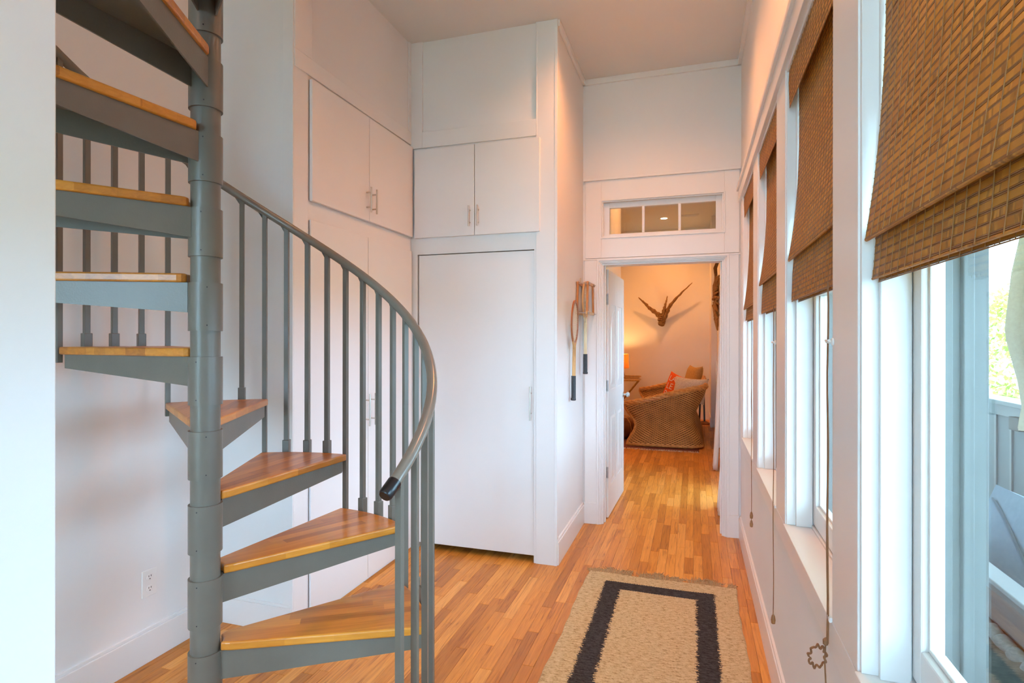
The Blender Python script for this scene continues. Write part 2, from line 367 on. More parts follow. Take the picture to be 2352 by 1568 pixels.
# ------------------------------------------------------------------ mesh helpers
class MB:
    def __init__(s): s.v = []; s.f = []; s.uv = None
    def add(s, vs, fs):
        n = len(s.v); s.v += [tuple(map(float, q)) for q in vs]; s.f += [tuple(i + n for i in q) for q in fs]; return s
    def box(s, x0, x1, y0, y1, z0, z1):
        x0, x1 = sorted((x0, x1)); y0, y1 = sorted((y0, y1)); z0, z1 = sorted((z0, z1))
        return s.add([(x0, y0, z0), (x1, y0, z0), (x1, y1, z0), (x0, y1, z0), (x0, y0, z1), (x1, y0, z1), (x1, y1, z1), (x0, y1, z1)],
                     [(0, 3, 2, 1), (4, 5, 6, 7), (0, 1, 5, 4), (1, 2, 6, 5), (2, 3, 7, 6), (3, 0, 4, 7)])
    def cbox(s, x0, x1, y0, y1, z0, z1, c):       # box with chamfered edges
        bm = bmesh.new(); bmesh.ops.create_cube(bm, size=1)
        for v in bm.verts: v.co = Vector(((x0 + x1) / 2 + v.co.x * abs(x1 - x0), (y0 + y1) / 2 + v.co.y * abs(y1 - y0), (z0 + z1) / 2 + v.co.z * abs(z1 - z0)))
        bmesh.ops.bevel(bm, geom=list(bm.edges), offset=c, segments=2, profile=.5, affect='EDGES')
        bm.verts.index_update()
        s.add([v.co[:] for v in bm.verts], [[v.index for v in f.verts] for f in bm.faces]); bm.free(); return s
    def bar(s, p, q, w, h=None, up=(0, 0, 1)):     # square bar from p to q
        h = h or w; p = Vector(p); q = Vector(q); d = (q - p).normalized(); u = Vector(up)
        if abs(d.dot(u)) > .95: u = Vector((1, 0, 0))
        a = d.cross(u).normalized() * w / 2; b = d.cross(a).normalized() * h / 2
        vs = [p + a + b, p - a + b, p - a - b, p + a - b, q + a + b, q - a + b, q - a - b, q + a - b]
        return s.add(vs, [(3, 2, 1, 0), (4, 5, 6, 7), (0, 1, 5, 4), (1, 2, 6, 5), (2, 3, 7, 6), (3, 0, 4, 7)])
    def tube(s, pts, r, n=10, closed=False, caps=True):
        pts = [Vector(p) for p in pts]; m = len(pts); rs = r if isinstance(r, (list, tuple)) else [r] * m
        base = len(s.v); prev = None
        for i, p in enumerate(pts):
            if closed: t = pts[(i + 1) % m] - pts[i - 1]
            else: t = pts[min(i + 1, m - 1)] - pts[max(i - 1, 0)]
            t.normalize()
            if prev is None:
                u = Vector((0, 0, 1)) if abs(t.z) < .9 else Vector((1, 0, 0))
                a = t.cross(u).normalized()
            else: a = (prev - t * prev.dot(t)).normalized()
            prev = a; b = t.cross(a)
            for k in range(n):
                an = 2 * PI * k / n; q = p + (a * math.cos(an) + b * math.sin(an)) * rs[i]; s.v.append(q[:])
        for i in range(m if closed else m - 1):
            for k in range(n):
                i2 = (i + 1) % m
                s.f.append((base + i * n + k, base + i2 * n + k, base + i2 * n + (k + 1) % n, base + i * n + (k + 1) % n))
        if caps and not closed:
            s.f.append(tuple(base + k for k in range(n))); s.f.append(tuple(base + (m - 1) * n + k for k in reversed(range(n))))
        return s
    def lathe(s, prof, c, n=24, ax='z'):
        base = len(s.v); m = len(prof)
        for r, z in prof:
            for k in range(n):
                a = 2 * PI * k / n
                if ax == 'z': q = (c[0] + r * math.cos(a), c[1] + r * math.sin(a), c[2] + z)
                elif ax == 'x': q = (c[0] + z, c[1] + r * math.cos(a), c[2] + r * math.sin(a))
                else: q = (c[0] + r * math.cos(a), c[1] + z, c[2] + r * math.sin(a))
                s.v.append(q)
        for i in range(m - 1):
            for k in range(n):
                s.f.append((base + i * n + k, base + i * n + (k + 1) % n, base + (i + 1) * n + (k + 1) % n, base + (i + 1) * n + k))
        if prof[0][0] > 1e-6: s.f.append(tuple(base + k for k in reversed(range(n))))
        if prof[-1][0] > 1e-6: s.f.append(tuple(base + (m - 1) * n + k for k in range(n)))
        return s
    def prism(s, poly, z0, z1):
        n = len(poly); base = len(s.v)
        s.v += [(p[0], p[1], z0) for p in poly] + [(p[0], p[1], z1) for p in poly]
        s.f.append(tuple(base + i for i in reversed(range(n)))); s.f.append(tuple(base + n + i for i in range(n)))
        for i in range(n): s.f.append((base + i, base + (i + 1) % n, base + n + (i + 1) % n, base + n + i))
        return s
    def prism_x(s, poly, x0, x1):                  # poly in (y,z)
        n = len(poly); base = len(s.v)
        s.v += [(x0, p[0], p[1]) for p in poly] + [(x1, p[0], p[1]) for p in poly]
        s.f.append(tuple(base + i for i in range(n))); s.f.append(tuple(base + n + i for i in reversed(range(n))))
        for i in range(n): s.f.append((base + i, base + n + i, base + n + (i + 1) % n, base + (i + 1) % n))
        return s
    def mesh(s, name, off=(0, 0, 0)):
        me = bpy.data.meshes.new(name)
        v = np.array(s.v, dtype=float) - np.array(off, dtype=float)
        me.from_pydata(v.tolist(), [], s.f)
        bm = bmesh.new(); bm.from_mesh(me); bmesh.ops.recalc_face_normals(bm, faces=bm.faces); bm.to_mesh(me); bm.free()
        if s.uv is not None:
            uvl = me.uv_layers.new(name='UVMap')
            for lp in me.loops: uvl.data[lp.index].uv = s.uv[lp.vertex_index]
        me.update()
        return me
    def build(s, name, mat, parent=None, smooth=False, bevel=0., origin=None):
        root = parent
        while root is not None and root.parent is not None: root = root.parent
        off = Vector(root.location) if root is not None else Vector((0, 0, 0))
        if origin is not None and parent is None: off = Vector(origin)
        o = bpy.data.objects.new(name, s.mesh(name, off)); COL.objects.link(o)
        o.data.materials.append(MT[mat] if isinstance(mat, str) else mat)
        if parent is not None: o.parent = parent
        elif origin is not None: o.location = origin
        if smooth:
            o.data.polygons.foreach_set('use_smooth', [True] * len(o.data.polygons))
            o.data.set_sharp_from_angle(angle=math.radians(40))
        if bevel:
            bv = o.modifiers.new('edge_bevel', 'BEVEL'); bv.width = bevel; bv.segments = 2; bv.limit_method = 'ANGLE'
        return o

def empty(name, loc, label=None, cat=None, group=None):
    o = bpy.data.objects.new(name, None); COL.objects.link(o); o.location = loc; o.empty_display_size = .1
    if label: tag(o, label, cat, group)
    return o

def tag(o, label, cat, group=None, kind=None):
    o['label'] = label; o['category'] = cat
    if group: o['group'] = group
    if kind: o['kind'] = kind
    return o

def struct(o, label=None, cat=None):
    o['kind'] = 'structure'
    if label: o['label'] = label
    if cat: o['category'] = cat
    return o

def cp(o, parent, name=None):
    c = o.copy(); COL.objects.link(c); c.parent = parent
    return c

# ------------------------------------------------------------------ room shell
CEIL = 3.58
XW = .335            # window wall face
XO = .50             # outer face
OPEN = [ (.572, 1.301), (1.520, 2.262), (2.490, 3.212), (3.432, 4.165)]
SILL, HEAD = .82, 2.45

fl = MB().box(-4.2, XO, -2.6, 11.4, -.14, -.012).build('floor', 'subfloor')
struct(fl, 'orange oak strip floor running through hall and far room', 'floor')

# planks --------------------------------------------------------------
PW = .0572
cw, sw = math.cos(YAW), math.sin(YAW)
def depth(x, y): return -sw * x + cw * y
def pixel(x, y, z):
    d = depth(x, y); return 1176 + F_PX * (cw * x + sw * y) / d, 780 - F_PX * (z - CAM_H) / d
RUG = (-.640, .240, 1.90, 3.632)
LENS = [.28, .36, .45, .55, .66, .80, .95]
planks = []
for i in range(int((XO + 4.2) / PW)):
    x1 = .34 - i * PW; x0 = x1 - PW
    y = (-.1 if x0 > -2.5 else 6.6) + random.uniform(-.8, 0)
    while y < 11.3:
        L = random.choice(LENS)
        planks.append((x0, x1, y, L)); y += L
def vis_score(p):
    x0, x1, y, L = p; xm = (x0 + x1) / 2; ym = y + L / 2
    if ym < 1.3 or depth(xm, ym) < 1.5: return 0
    if xm < -1.95 and ym > 2.4: return 0
    if ym > 3.7 and xm < -.86: return 0
    if ym > 7.9: return 0
    u, v = pixel(xm, ym, 0)
    if not (100 < u < 2352): return 0
    u2, v2 = pixel(xm, y + L, 0)
    if v2 > 1575: return 0
    if RUG[0] < x0 and x1 < RUG[1] and y > RUG[2] and y + L < RUG[3]: return 0
    return PW * L / depth(xm, ym) ** 3
order = sorted(range(len(planks)), key=lambda i: -vis_score(planks[i]))
top = set(i for i in order[:300] if vis_score(planks[i]) > 0)
plank_me = {}
def plank_geo(mb, x0, x1, y0, y1, c=.0011):
    g = .00035
    x0 += g; x1 -= g; y0 += g; y1 -= g
    mb.add([(x0, y0, -.012), (x1, y0, -.012), (x1, y1, -.012), (x0, y1, -.012), (x0, y0, -c), (x1, y0, -c), (x1, y1, -c), (x0, y1, -c),
            (x0 + c, y0 + c, 0), (x1 - c, y0 + c, 0), (x1 - c, y1 - c, 0), (x0 + c, y1 - c, 0)],
           [(0, 1, 5, 4), (1, 2, 6, 5), (2, 3, 7, 6), (3, 0, 4, 7), (4, 5, 9, 8), (5, 6, 10, 9), (6, 7, 11, 10), (7, 4, 8, 11), (8, 9, 10, 11)])
rest = MB()
for i, (x0, x1, y, L) in enumerate(planks):
    if i in top:
        if L not in plank_me:
            mb = MB(); plank_geo(mb, -PW / 2, PW / 2, 0, L); plank_me[L] = mb.mesh('floor_plank'); plank_me[L].materials.append(MT['floor'])
        o = bpy.data.objects.new('floor_plank', plank_me[L]); COL.objects.link(o); o.location = ((x0 + x1) / 2, y, 0); o.parent = fl
    else: plank_geo(rest, x0, x1, y, min(y + L, 11.35))
o = rest.build('floor_planks', 'floor', fl); o['kind'] = 'stuff'

# ceiling with the stair opening
c = MB()
c.box(-.70, XO, -2.6, 11.4, CEIL, CEIL + .2).box(-4.2, -.70, 2.408, 11.4, CEIL, CEIL + .2).box(-4.2, -.70, -2.6, .60, CEIL, CEIL + .2)
c.box(-4.2, -2.395, .60, 2.408, CEIL, CEIL + .2)
struct(c.build('ceiling', 'ceil'), 'plain white ceiling over hall and far room', 'ceiling')
sh = MB()
sh.box(-2.5, -2.395, .5, 2.5, CEIL, 5.2).box(-.70, -.6, .5, 2.5, CEIL + .2, 5.2).box(-2.4, -.6, .5, .6, CEIL, 5.2).box(-2.4, -.6, 2.408, 2.5, CEIL + .2, 5.2).box(-2.5, -.6, .5, 2.5, 5.2, 5.3)
struct(sh.build('wall_stairwell', 'wall'), 'white upper stairwell above the spiral stair', 'wall')

# window wall
w = MB()
w.box(XW, XO, -2.6, 4.7, -.1, SILL - .02).box(XW, XO, -2.6, 4.7, HEAD, CEIL)
ys = [-2.6] + [q for ab in OPEN for q in ab] + [4.7]
for a, b in zip(ys[0::2], ys[1::2]): w.box(XW, XO, a, b, SILL - .02, HEAD)
struct(w.build('wall_right', 'wall'), 'white window wall of the hall', 'wall')

# left, back and stub walls
struct(MB().box(-2.6, -2.395, -2.7, 2.6, -.1, CEIL).build('wall_left', 'wall'), 'white wall behind the spiral stair', 'wall')
struct(MB().cbox(-1.20, -1.062, -2.6, .711, -.1, CEIL, .003).build('wall_near', 'wall'), 'white wall end in the left foreground', 'wall')
struct(MB().box(-1.2, -.95, -2.7, -2.55, -.1, CEIL).box(.22, XO, -2.7, -2.55, -.1, CEIL).box(-.95, .22, -2.7, -2.55, 3.3, CEIL).box(-1.25, -1.2, -2.7, -2.55, -.1, CEIL).box(-2.4, -2.37, -2.7, -2.55, -.1, CEIL).box(-2.37, -1.25, -2.7, -2.55, 3.2, CEIL).box(-2.37, -1.25, -2.7, -2.55, -.1, .12).build('wall_back', 'wall'), 'white wall behind the camera', 'wall')
# cabinet mass and closet mass
XC, YC, XH, YD = -1.924, 3.665, -.86, 4.60
struct(MB().box(-2.5, XC, 2.408, 4.6, -.1, CEIL).build('wall_cabinet', 'wall'), 'white projecting wall that holds the left cabinets', 'wall')
cl = MB()
cl.box(-2.2, -1.872, YC, 4.7, -.1, CEIL).box(-.995, XH, YC, 4.7, -.1, CEIL).box(-1.872, -.995, YC, 4.7, 2.081, CEIL).box(-1.872, -.995, YC + .30, 4.7, -.1, 2.081)
struct(cl.build('wall_closet', 'wall'), 'white closet wall beside the hall', 'wall')
# door wall with opening and transom
DX0, DX1, DZ = -.705, .212, 2.09
TX0, TX1, TZ0, TZ1 = -.70, .207, 2.305, 2.585
d = MB()
d.box(-3.7, DX0, YD, YD + .12, -.1, CEIL).box(DX1, XO, YD, YD + .12, -.1, CEIL).box(DX0, DX1, YD, YD + .12, DZ, TZ0).box(DX0, DX1, YD, YD + .12, TZ1, CEIL)
d.box(DX0, TX0, YD, YD + .12, TZ0, TZ1).box(TX1, DX1, YD, YD + .12, TZ0, TZ1)
struct(d.build('wall_door', 'wall'), 'white end wall of the hall with doorway and transom', 'wall')
# far room
FX = .37
r = MB()
r.box(FX, XO, 4.7, 5.35, -.1, CEIL).box(FX, XO, 5.35, 6.15, 2.15, CEIL).box(FX, XO, 6.15, 11.4, -.1, CEIL).box(.275, XO, 10.25, 11.4, -.1, CEIL)
struct(r.build('wall_far_right', 'wall'), 'right wall of the far room with a corner pilaster', 'wall')
struct(MB().box(-3.7, .5, 11.22, 11.4, -.1, CEIL).build('wall_far', 'wall'), 'back wall of the far room glowing orange', 'wall')
struct(MB().box(-3.7, -.845, 4.7, 7.0, -.1, CEIL).build('wall_far_closet', 'wall'), 'white side wall beyond the open door', 'wall')
struct(MB().box(-3.8, -3.6, 4.7, 11.4, -.1, CEIL).build('wall_far_left', 'wall'), 'left wall of the far room', 'wall')

# ------------------------------------------------------------------ trims
trim_n = [0]
def trim(mb, mat='trim', bevel=.002, label=None):
    trim_n[0] += 1
    return struct(mb.build('trim_%d' % trim_n[0], mat, None, False, bevel), label, 'trim' if label else None)
XF = .312
posts = [(.345, .572)] + [(OPEN[i][1], OPEN[i + 1][0]) for i in range(3)]
for a, b in posts: trim(MB().box(XF, XW + .002, a, b, SILL - .006, HEAD + .001), label='flat white casing post between %s' % 'the hall windows')
trim(MB().box(XF, XW + .002, 4.165, 4.33, SILL - .006, HEAD + .001), label='flat white casing post at the far end of the windows')
b = MB().box(XF, XW + .002, -2.55, 4.33, .735, SILL - .008)
trim(b, label='white apron band under the hall windows')
hb = MB().box(.297, XW + .002, -2.55, 4.33, HEAD, 2.53).box(.285, XW + .002, -2.55, 4.345, 2.53, 2.556)
trim(hb, label='white head casing with cap above the hall windows')
bb = MB().box(.319, XW + .002, -2.55, 4.58, 0, .15).box(.324, XW + .002, -2.55, 4.58, .15, .166)
struct(bb.build('baseboard_right', 'trim', None, False, .002), 'white baseboard under the hall windows', 'baseboard')
bb = MB().box(-2.4, -2.380, .6, 2.408, 0, .142).box(-2.4, -2.386, .6, 2.408, .142, .157)
struct(bb.build('baseboard_left', 'trim', None, False, .002), 'white baseboard behind the spiral stair', 'baseboard')
bb = MB().box(-2.4, XC, 2.393, 2.41, 0, .128).box(-2.4, XC, 2.399, 2.41, .128, .142)
struct(bb.build('baseboard_cabinet', 'trim', None, False, .002), 'white baseboard on the cabinet side wall', 'baseboard')
bb = MB().box(XH - .002, XH + .016, YC - .0, YD - .015, 0, .15).box(XH - .002, XH + .010, YC, YD - .015, .15, .168)
struct(bb.build('baseboard_hall', 'trim', None, False, .002), 'white baseboard under the hanging rackets', 'baseboard')
bb = MB().box(-3.6, .275, 11.2, 11.225, 0, .165).box(.262, .29, 10.235, 11.22, 0, .165).box(.29, FX, 10.235, 10.252, 0, .165)
struct(bb.build('baseboard_far', 'trim', None, False, .002), 'baseboard of the far room', 'baseboard')
# corner boards
trim(MB().box(XC - .06, XC + .004, 2.402, 2.41, 0, CEIL).box(XC, XC + .004, 2.41, 2.52, 0, CEIL - .001), label='white corner board of the left cabinets')
trim(MB().box(-.997, XH + .006, YC - .012, YC + .002, 0, CEIL - .0005).box(-.872, XH + .008, YC - .0145, YC + .03, 0, CEIL - .0005), label='white corner post beside the closet door')
trim(MB().box(-1.012, -.992, YC - .008, YC + .04, 0, 2.085), label='thin white door stop strip beside the closet door')
# recessed panels: frames above the cabinets
p = MB()
p.box(XC, XC + .010, 2.41, 2.545, 2.95, CEIL).box(XC, XC + .010, 3.62, YC, 2.95, CEIL).box(XC, XC + .010, 2.41, YC, 2.86, 2.95)
trim(p, 'cab', .003, 'white panel frame above the left cabinets')
p = MB()
p.box(XC, -1.828, YC - .014, YC + .002, 2.83, CEIL).box(-.999, -.99, YC - .014, YC + .002, 2.83, CEIL).box(-1.828, -.999, YC - .014, YC + .002, 2.83, 2.943)
trim(p, 'cab', .003, 'white panel frame above the closet cabinet')
# cornices
trim(MB().box(XH, XH + .02, YC, YD, CEIL - .045, CEIL).box(XH, .33, YD - .02, YD, CEIL - .045, CEIL).box(.31, XW, 1.0, YD, CEIL - .045, CEIL), label='small white cornice round the hall ceiling')

# door casing
g = MB()
g.box(-.842, -.742, YD - .018, YD + .002, .165, 2.12).box(.245, .318, YD - .018, YD + .002, .165, 2.12)
g.box(-.845, -.738, YD - .024, YD + .002, 0, .17).box(.240, .320, YD - .024, YD + .002, 0, .17)
trim(g, label='flat white side casings of the doorway')
g = MB()
for k, (o0, o1, pr) in enumerate([(.038, .022, .026), (.022, .010, .018), (.010, 0, .010)]):
    g.box(DX0 - o0, DX0 - o1, YD - pr, YD + .002, 0, DZ + o1).box(DX1 + o1, DX1 + o0, YD - pr, YD + .002, 0, DZ + o1)
    g.box(DX0 - o0, DX1 + o0, YD - pr, YD + .002, DZ + o1, DZ + o0)
trim(g, bevel=.0015, label='stepped white moulding round the doorway')
g = MB()
g.box(-.838, TX0 - .01, YD - .016, YD + .002, 2.135, 2.755).box(TX1 + .01, .322, YD - .016, YD + .002, 2.135, 2.755)
g.box(TX0 - .01, TX1 + .01, YD - .016, YD + .002, 2.135, TZ0 - .01).box(TX0 - .01, TX1 + .01, YD - .016, YD + .002, TZ1 + .01, 2.755)
g.box(-.852, .330, YD - .022, YD + .002, 2.118, 2.13).box(-.85, .330, YD - .035, YD + .002, 2.755, 2.775)
trim(g, label='white transom board above the doorway')
g = MB()
for o0, o1, pr in [(.016, .004, .024), (.004, -.006, .012)]:
    g.box(TX0 - o0, TX0 - o1, YD - pr, YD + .002, TZ0 - o0, TZ1 + o0).box(TX1 + o1, TX1 + o0, YD - pr, YD + .002, TZ0 - o0, TZ1 + o0)
    g.box(TX0 - o1, TX1 + o1, YD - pr, YD + .002, TZ1 + o1, TZ1 + o0).box(TX0 - o1, TX1 + o1, YD - pr, YD + .002, TZ0 - o0, TZ0 - o1)
trim(g, bevel=.0015, label='white moulding round the transom window')
# transom sash
g = MB().box(TX0, TX0 + .05, YD + .03, YD + .07, TZ0, TZ1).box(TX1 - .05, TX1, YD + .03, YD + .07, TZ0, TZ1)
g.box(TX0 + .05, TX1 - .05, YD + .03, YD + .07, TZ0, TZ0 + .026).box(TX0 + .05, TX1 - .05, YD + .03, YD + .07, TZ1 - .045, TZ1)
t = struct(g.build('window_5', 'trim', None, False, .002), 'white three pane transom window above the doorway', 'window')
pw = (TX1 - TX0 - .10 - .04) / 3
for k in range(3):
    a = TX0 + .05 + k * (pw + .02)
    if k < 2: MB().box(a + pw, a + pw + .02, YD + .032, YD + .066, TZ0 + .026, TZ1 - .045).build('muntin', 'trim', t, False, .002)
    MB().box(a, a + pw, YD + .048, YD + .052, TZ0 + .026, TZ1 - .045).build('pane', 'glass', t)
# jamb lining of the doorway
g = MB().box(DX0, DX0 + .012, YD, YD + .123, 0, DZ - .012).box(DX1 - .012, DX1, YD, YD + .123, 0, DZ - .012).box(DX0, DX1, YD, YD + .123, DZ - .012, DZ)
g.box(DX0 + .012, DX0 + .022, YD + .05, YD + .08, 0, DZ - .012).box(DX1 - .022, DX1 - .012, YD + .05, YD + .08, 0, DZ - .012)
trim(g, label='white jamb lining of the doorway')

# ------------------------------------------------------------------ windows
def window(n, y0, y1, lab):
    g = MB()
    g.box(XF + .004, XO + .02, y0 - .002, y0 + .012, SILL, HEAD - .012).box(XF + .004, XO + .02, y1 - .012, y1 + .002, SILL, HEAD - .012)
    g.box(XF + .004, XO + .02, y0, y1, HEAD - .012, HEAD + .002)
    w = struct(g.build('window_%d' % n, 'trim', None, False, .0015), lab, 'window')
    MB().box(.306, .395, y0 + .004, y1 - .004, SILL - .012, SILL).box(.395, .46, y0 + .004, y1 - .004, SILL - .012, SILL + .008).build('sill', 'trim', w, False, .002)
    a, b = y0 + .012, y1 - .012
    s = MB()
    for sy, (p, q) in ((1, (a, a + .014)), (-1, (b - .014, b))): s.box(.345, .398, p, q, SILL, HEAD - .012)
    s.build('inner_stop', 'trim', w, False, .002)
    s = MB()
    s.box(.400, .440, a + .006, a + .050, SILL + .012, HEAD - .02).box(.400, .440, b - .050, b - .006, SILL + .012, HEAD - .02)
    s.box(.400, .440, a + .050, b - .050, SILL + .012, SILL + .085).box(.400, .440, a + .050, b - .050, HEAD - .08, HEAD - .02)
    s.box(.400, .440, a + .050, b - .050, 1.632, 1.668)
    sash = s.build('sash', 'trim', w, False, .004)
    s = MB()
    for p, q in ((a + .050, a + .058), (b - .058, b - .050)): s.box(.412, .430, p, q, SILL + .085, 1.632)
    s.box(.412, .430, a + .058, b - .058, SILL + .085, SILL + .093)
    s.build('glazing_bead', 'plastic', sash, False, .002)
    MB().box(.419, .423, a + .050, b - .050, SILL + .085, 1.632).build('pane', 'glass', sash)
    MB().box(.419, .423, a + .050, b - .050, 1.668, HEAD - .08).build('pane', 'glass', sash)
    s = MB()
    for sy, e in ((1, a), (-1, b)):
        for x0, x1, dd in ((.444, .458, .030), (.458, .474, .018), (.474, .492, .030), (.492, .522, .010)):
            s.box(x0, x1, e, e + sy * dd, SILL, HEAD - .012)
    s.box(.444, .522, a, b, SILL - .01, SILL + .012).box(.444, .522, a, b, HEAD - .03, HEAD - .012)
    s.build('outer_frame', 'outerpaint', w, False, .002)
    portal(a, b, SILL, HEAD, XO + .03)
labs = [ 'nearest tall white window, looking onto the deck', 'second tall white window from the deck view',
        'third tall white window along the hall', 'farthest tall white window, next to the doorway']
for n, ((a, b), lab) in enumerate(zip(OPEN, labs)): window(n + 1, a, b, lab)

g = MB().box(-.95, -.86, -2.66, -2.61, -.01, 3.3).box(.13, .22, -2.66, -2.61, -.01, 3.3).box(-.86, .13, -2.66, -2.61, 3.21, 3.3).box(-.86, .13, -2.66, -2.61, -.01, .10).box(-.39, -.34, -2.66, -2.61, .1, 3.21)
w8 = struct(g.build('window_7', 'trim', None, False, .003), 'unseen glazed doors added behind the camera for daylight', 'window')  # unseen doors added to let more daylight in from behind
for a, b in ((-.86, -.39), (-.34, .13)): MB().box(a, b, -2.637, -2.633, .10, 3.21).build('pane', 'glass', w8)
g = MB().box(-2.37, -2.30, -2.66, -2.61, .12, 3.2).box(-1.32, -1.25, -2.66, -2.61, .12, 3.2).box(-2.30, -1.32, -2.66, -2.61, 3.12, 3.2).box(-2.30, -1.32, -2.66, -2.61, .12, .2)
w9 = struct(g.build('window_8', 'trim', None, False, .003), 'unseen tall window added behind the stair alcove for frontal light', 'window')  # added opening, lights the stair and cabinet side from the front
MB().box(-2.30, -1.32, -2.637, -2.633, .20, 3.12).build('pane', 'glass', w9)
_p = portal(0, 1.15, .0, 2.4, 0); _p.location = (-1.81, -2.72, 1.66); _p.rotation_euler = (-PI / 2, 0, 0); _p.data.size = 1.12; _p.data.size_y = 3.08
_p = portal(0, 1.15, .0, 2.4, 0); _p.location = (-.365, -2.72, 1.65); _p.rotation_euler = (-PI / 2, 0, 0); _p.data.size = 1.17; _p.data.size_y = 3.3

# ------------------------------------------------------------------ bamboo shades
PITCH = .0146
def path_points(pts, step):
    out = []; acc = 0
    pts = [Vector((p[0], 0, p[1])) for p in pts]
    L = [0]
    for a, b in zip(pts, pts[1:]): L.append(L[-1] + (b - a).length)
    s = step / 2
    while s < L[-1]:
        for i in range(len(pts) - 1):
            if L[i] <= s <= L[i + 1]:
                t = (s - L[i]) / (L[i + 1] - L[i]); p = pts[i].lerp(pts[i + 1], t); d = (pts[i + 1] - pts[i]).normalized()
                out.append((p, d)); break
        s += step
    return out

def shade(y0, y1, zf, zb, label, detailed):
    y0 += .020; y1 -= .030; ym = (y0 + y1) / 2
    e = empty('bamboo_shade', (.34, ym, HEAD - .012), label, 'window shade', 'woven bamboo roman shades of the hall windows')
    MB().box(.326, .362, y0, y1, HEAD - .045, HEAD - .013).build('head_rail', 'cord', e, False, .002)
    val = [(.322, HEAD - .014), (.320, HEAD - .06), (.323, HEAD - .150)]
    zt = HEAD - .03
    nb = 14
    main = [(.352, zt)]
    for k in range(nb + 1):
        t = k / nb; z = zt - .15 + (zf - zt + .15) * t
        main.append((.354 - .036 * t ** 2.6, z))
    flap = [(.338, zf + .03), (.333, zf - .05), (.330, zb)]
    back = [(.346, zf + .02), (.343, zf - .05), (.341, zb - .006)]
    back2 = [(.352, zf - .03), (.351, zb - .002)]
    pieces = [('valance', val), ('main', main), ('flap', flap), ('back', back), ('back', back2)]
    L = y1 - y0
    me = MB().cbox(-.0009, .0009, -L / 2, L / 2, -.0051, .0051, .0006).mesh('slat'); me.materials.append(MT['bamboo'])
    allm = MB(); reeds = MB(); cords = MB()
    ncord = int(L / .0355)
    for nm, pts in pieces:
        pp = path_points(pts, PITCH)
        for p, dd in pp:
            dy = random.uniform(-.0022, .0022); tilt = random.uniform(-.10, .10)
            ang = math.atan2(dd.x, dd.z) + PI + tilt
            if detailed and nm != 'back':
                o = bpy.data.objects.new('slat', me); COL.objects.link(o); o.parent = e
                o.location = Vector((p.x, ym + dy, p.z)) - e.location
                o.rotation_euler = (0, ang, 0)
            else:
                q = MB().box(-.0009, .0009, -L / 2, L / 2, -.0051, .0051)
                ca, sa = math.cos(ang), math.sin(ang)
                allm.add([(p.x + v[0] * ca + v[2] * sa, ym + dy + v[1], p.z - v[0] * sa + v[2] * ca) for v in q.v], q.f)
            for kk in (.0063, .0087):
                c0 = p + dd * kk; reeds.bar((c0.x - .0004, y0 + random.uniform(-.003, .002), c0.z), (c0.x - .0004, y1 + random.uniform(-.002, .003), c0.z), .0016)
        for k in range(ncord + 1):
            yy = y0 + .006 + k * (L - .012) / ncord
            fine = [(a[0], a[1]) for a in pts]
            for a, b in zip(fine, fine[1:]):
                cords.bar((a[0] - .0016, yy, a[1]), (b[0] - .0016, yy, b[1]), .0012, .0009, (0, 1, 0))
    if allm.v:
        o = allm.build('slats', 'bamboo', e); o['kind'] = 'stuff'
    o = reeds.build('reeds', 'reed', e); o['kind'] = 'stuff'
    o = cords.build('weave_cords', 'weavecord', e); o['kind'] = 'stuff'
    # rounded hem batten at the fold
    MB().tube([(main[-1][0] + .003, y0 - .003, zf), (main[-1][0] + .003, y1 + .003, zf)], .0042, 8).build('hem_batten', 'bamboo', e, True)
    MB().tube([(.331, y0 - .002, zb + .001), (.331, y1 + .002, zb + .001)], .0026, 8).build('hem_batten', 'bamboo', e, True)
    return e
SH = [(OPEN[0], 1.676, 1.598, 'nearest bamboo shade, its weave filling the upper right corner', True),
      (OPEN[1], 1.762, 1.622, 'second bamboo shade along the hall, beyond the widest post', True),
      (OPEN[2], 1.760, 1.620, 'third bamboo shade, between the two shorter-looking posts', False),
      (OPEN[3], 1.685, 1.610, 'farthest bamboo shade, a thin strip beside the door wall', False)]
for (a, b), zf, zb, lab, det in SH: shade(a, b, zf, zb, lab, det)

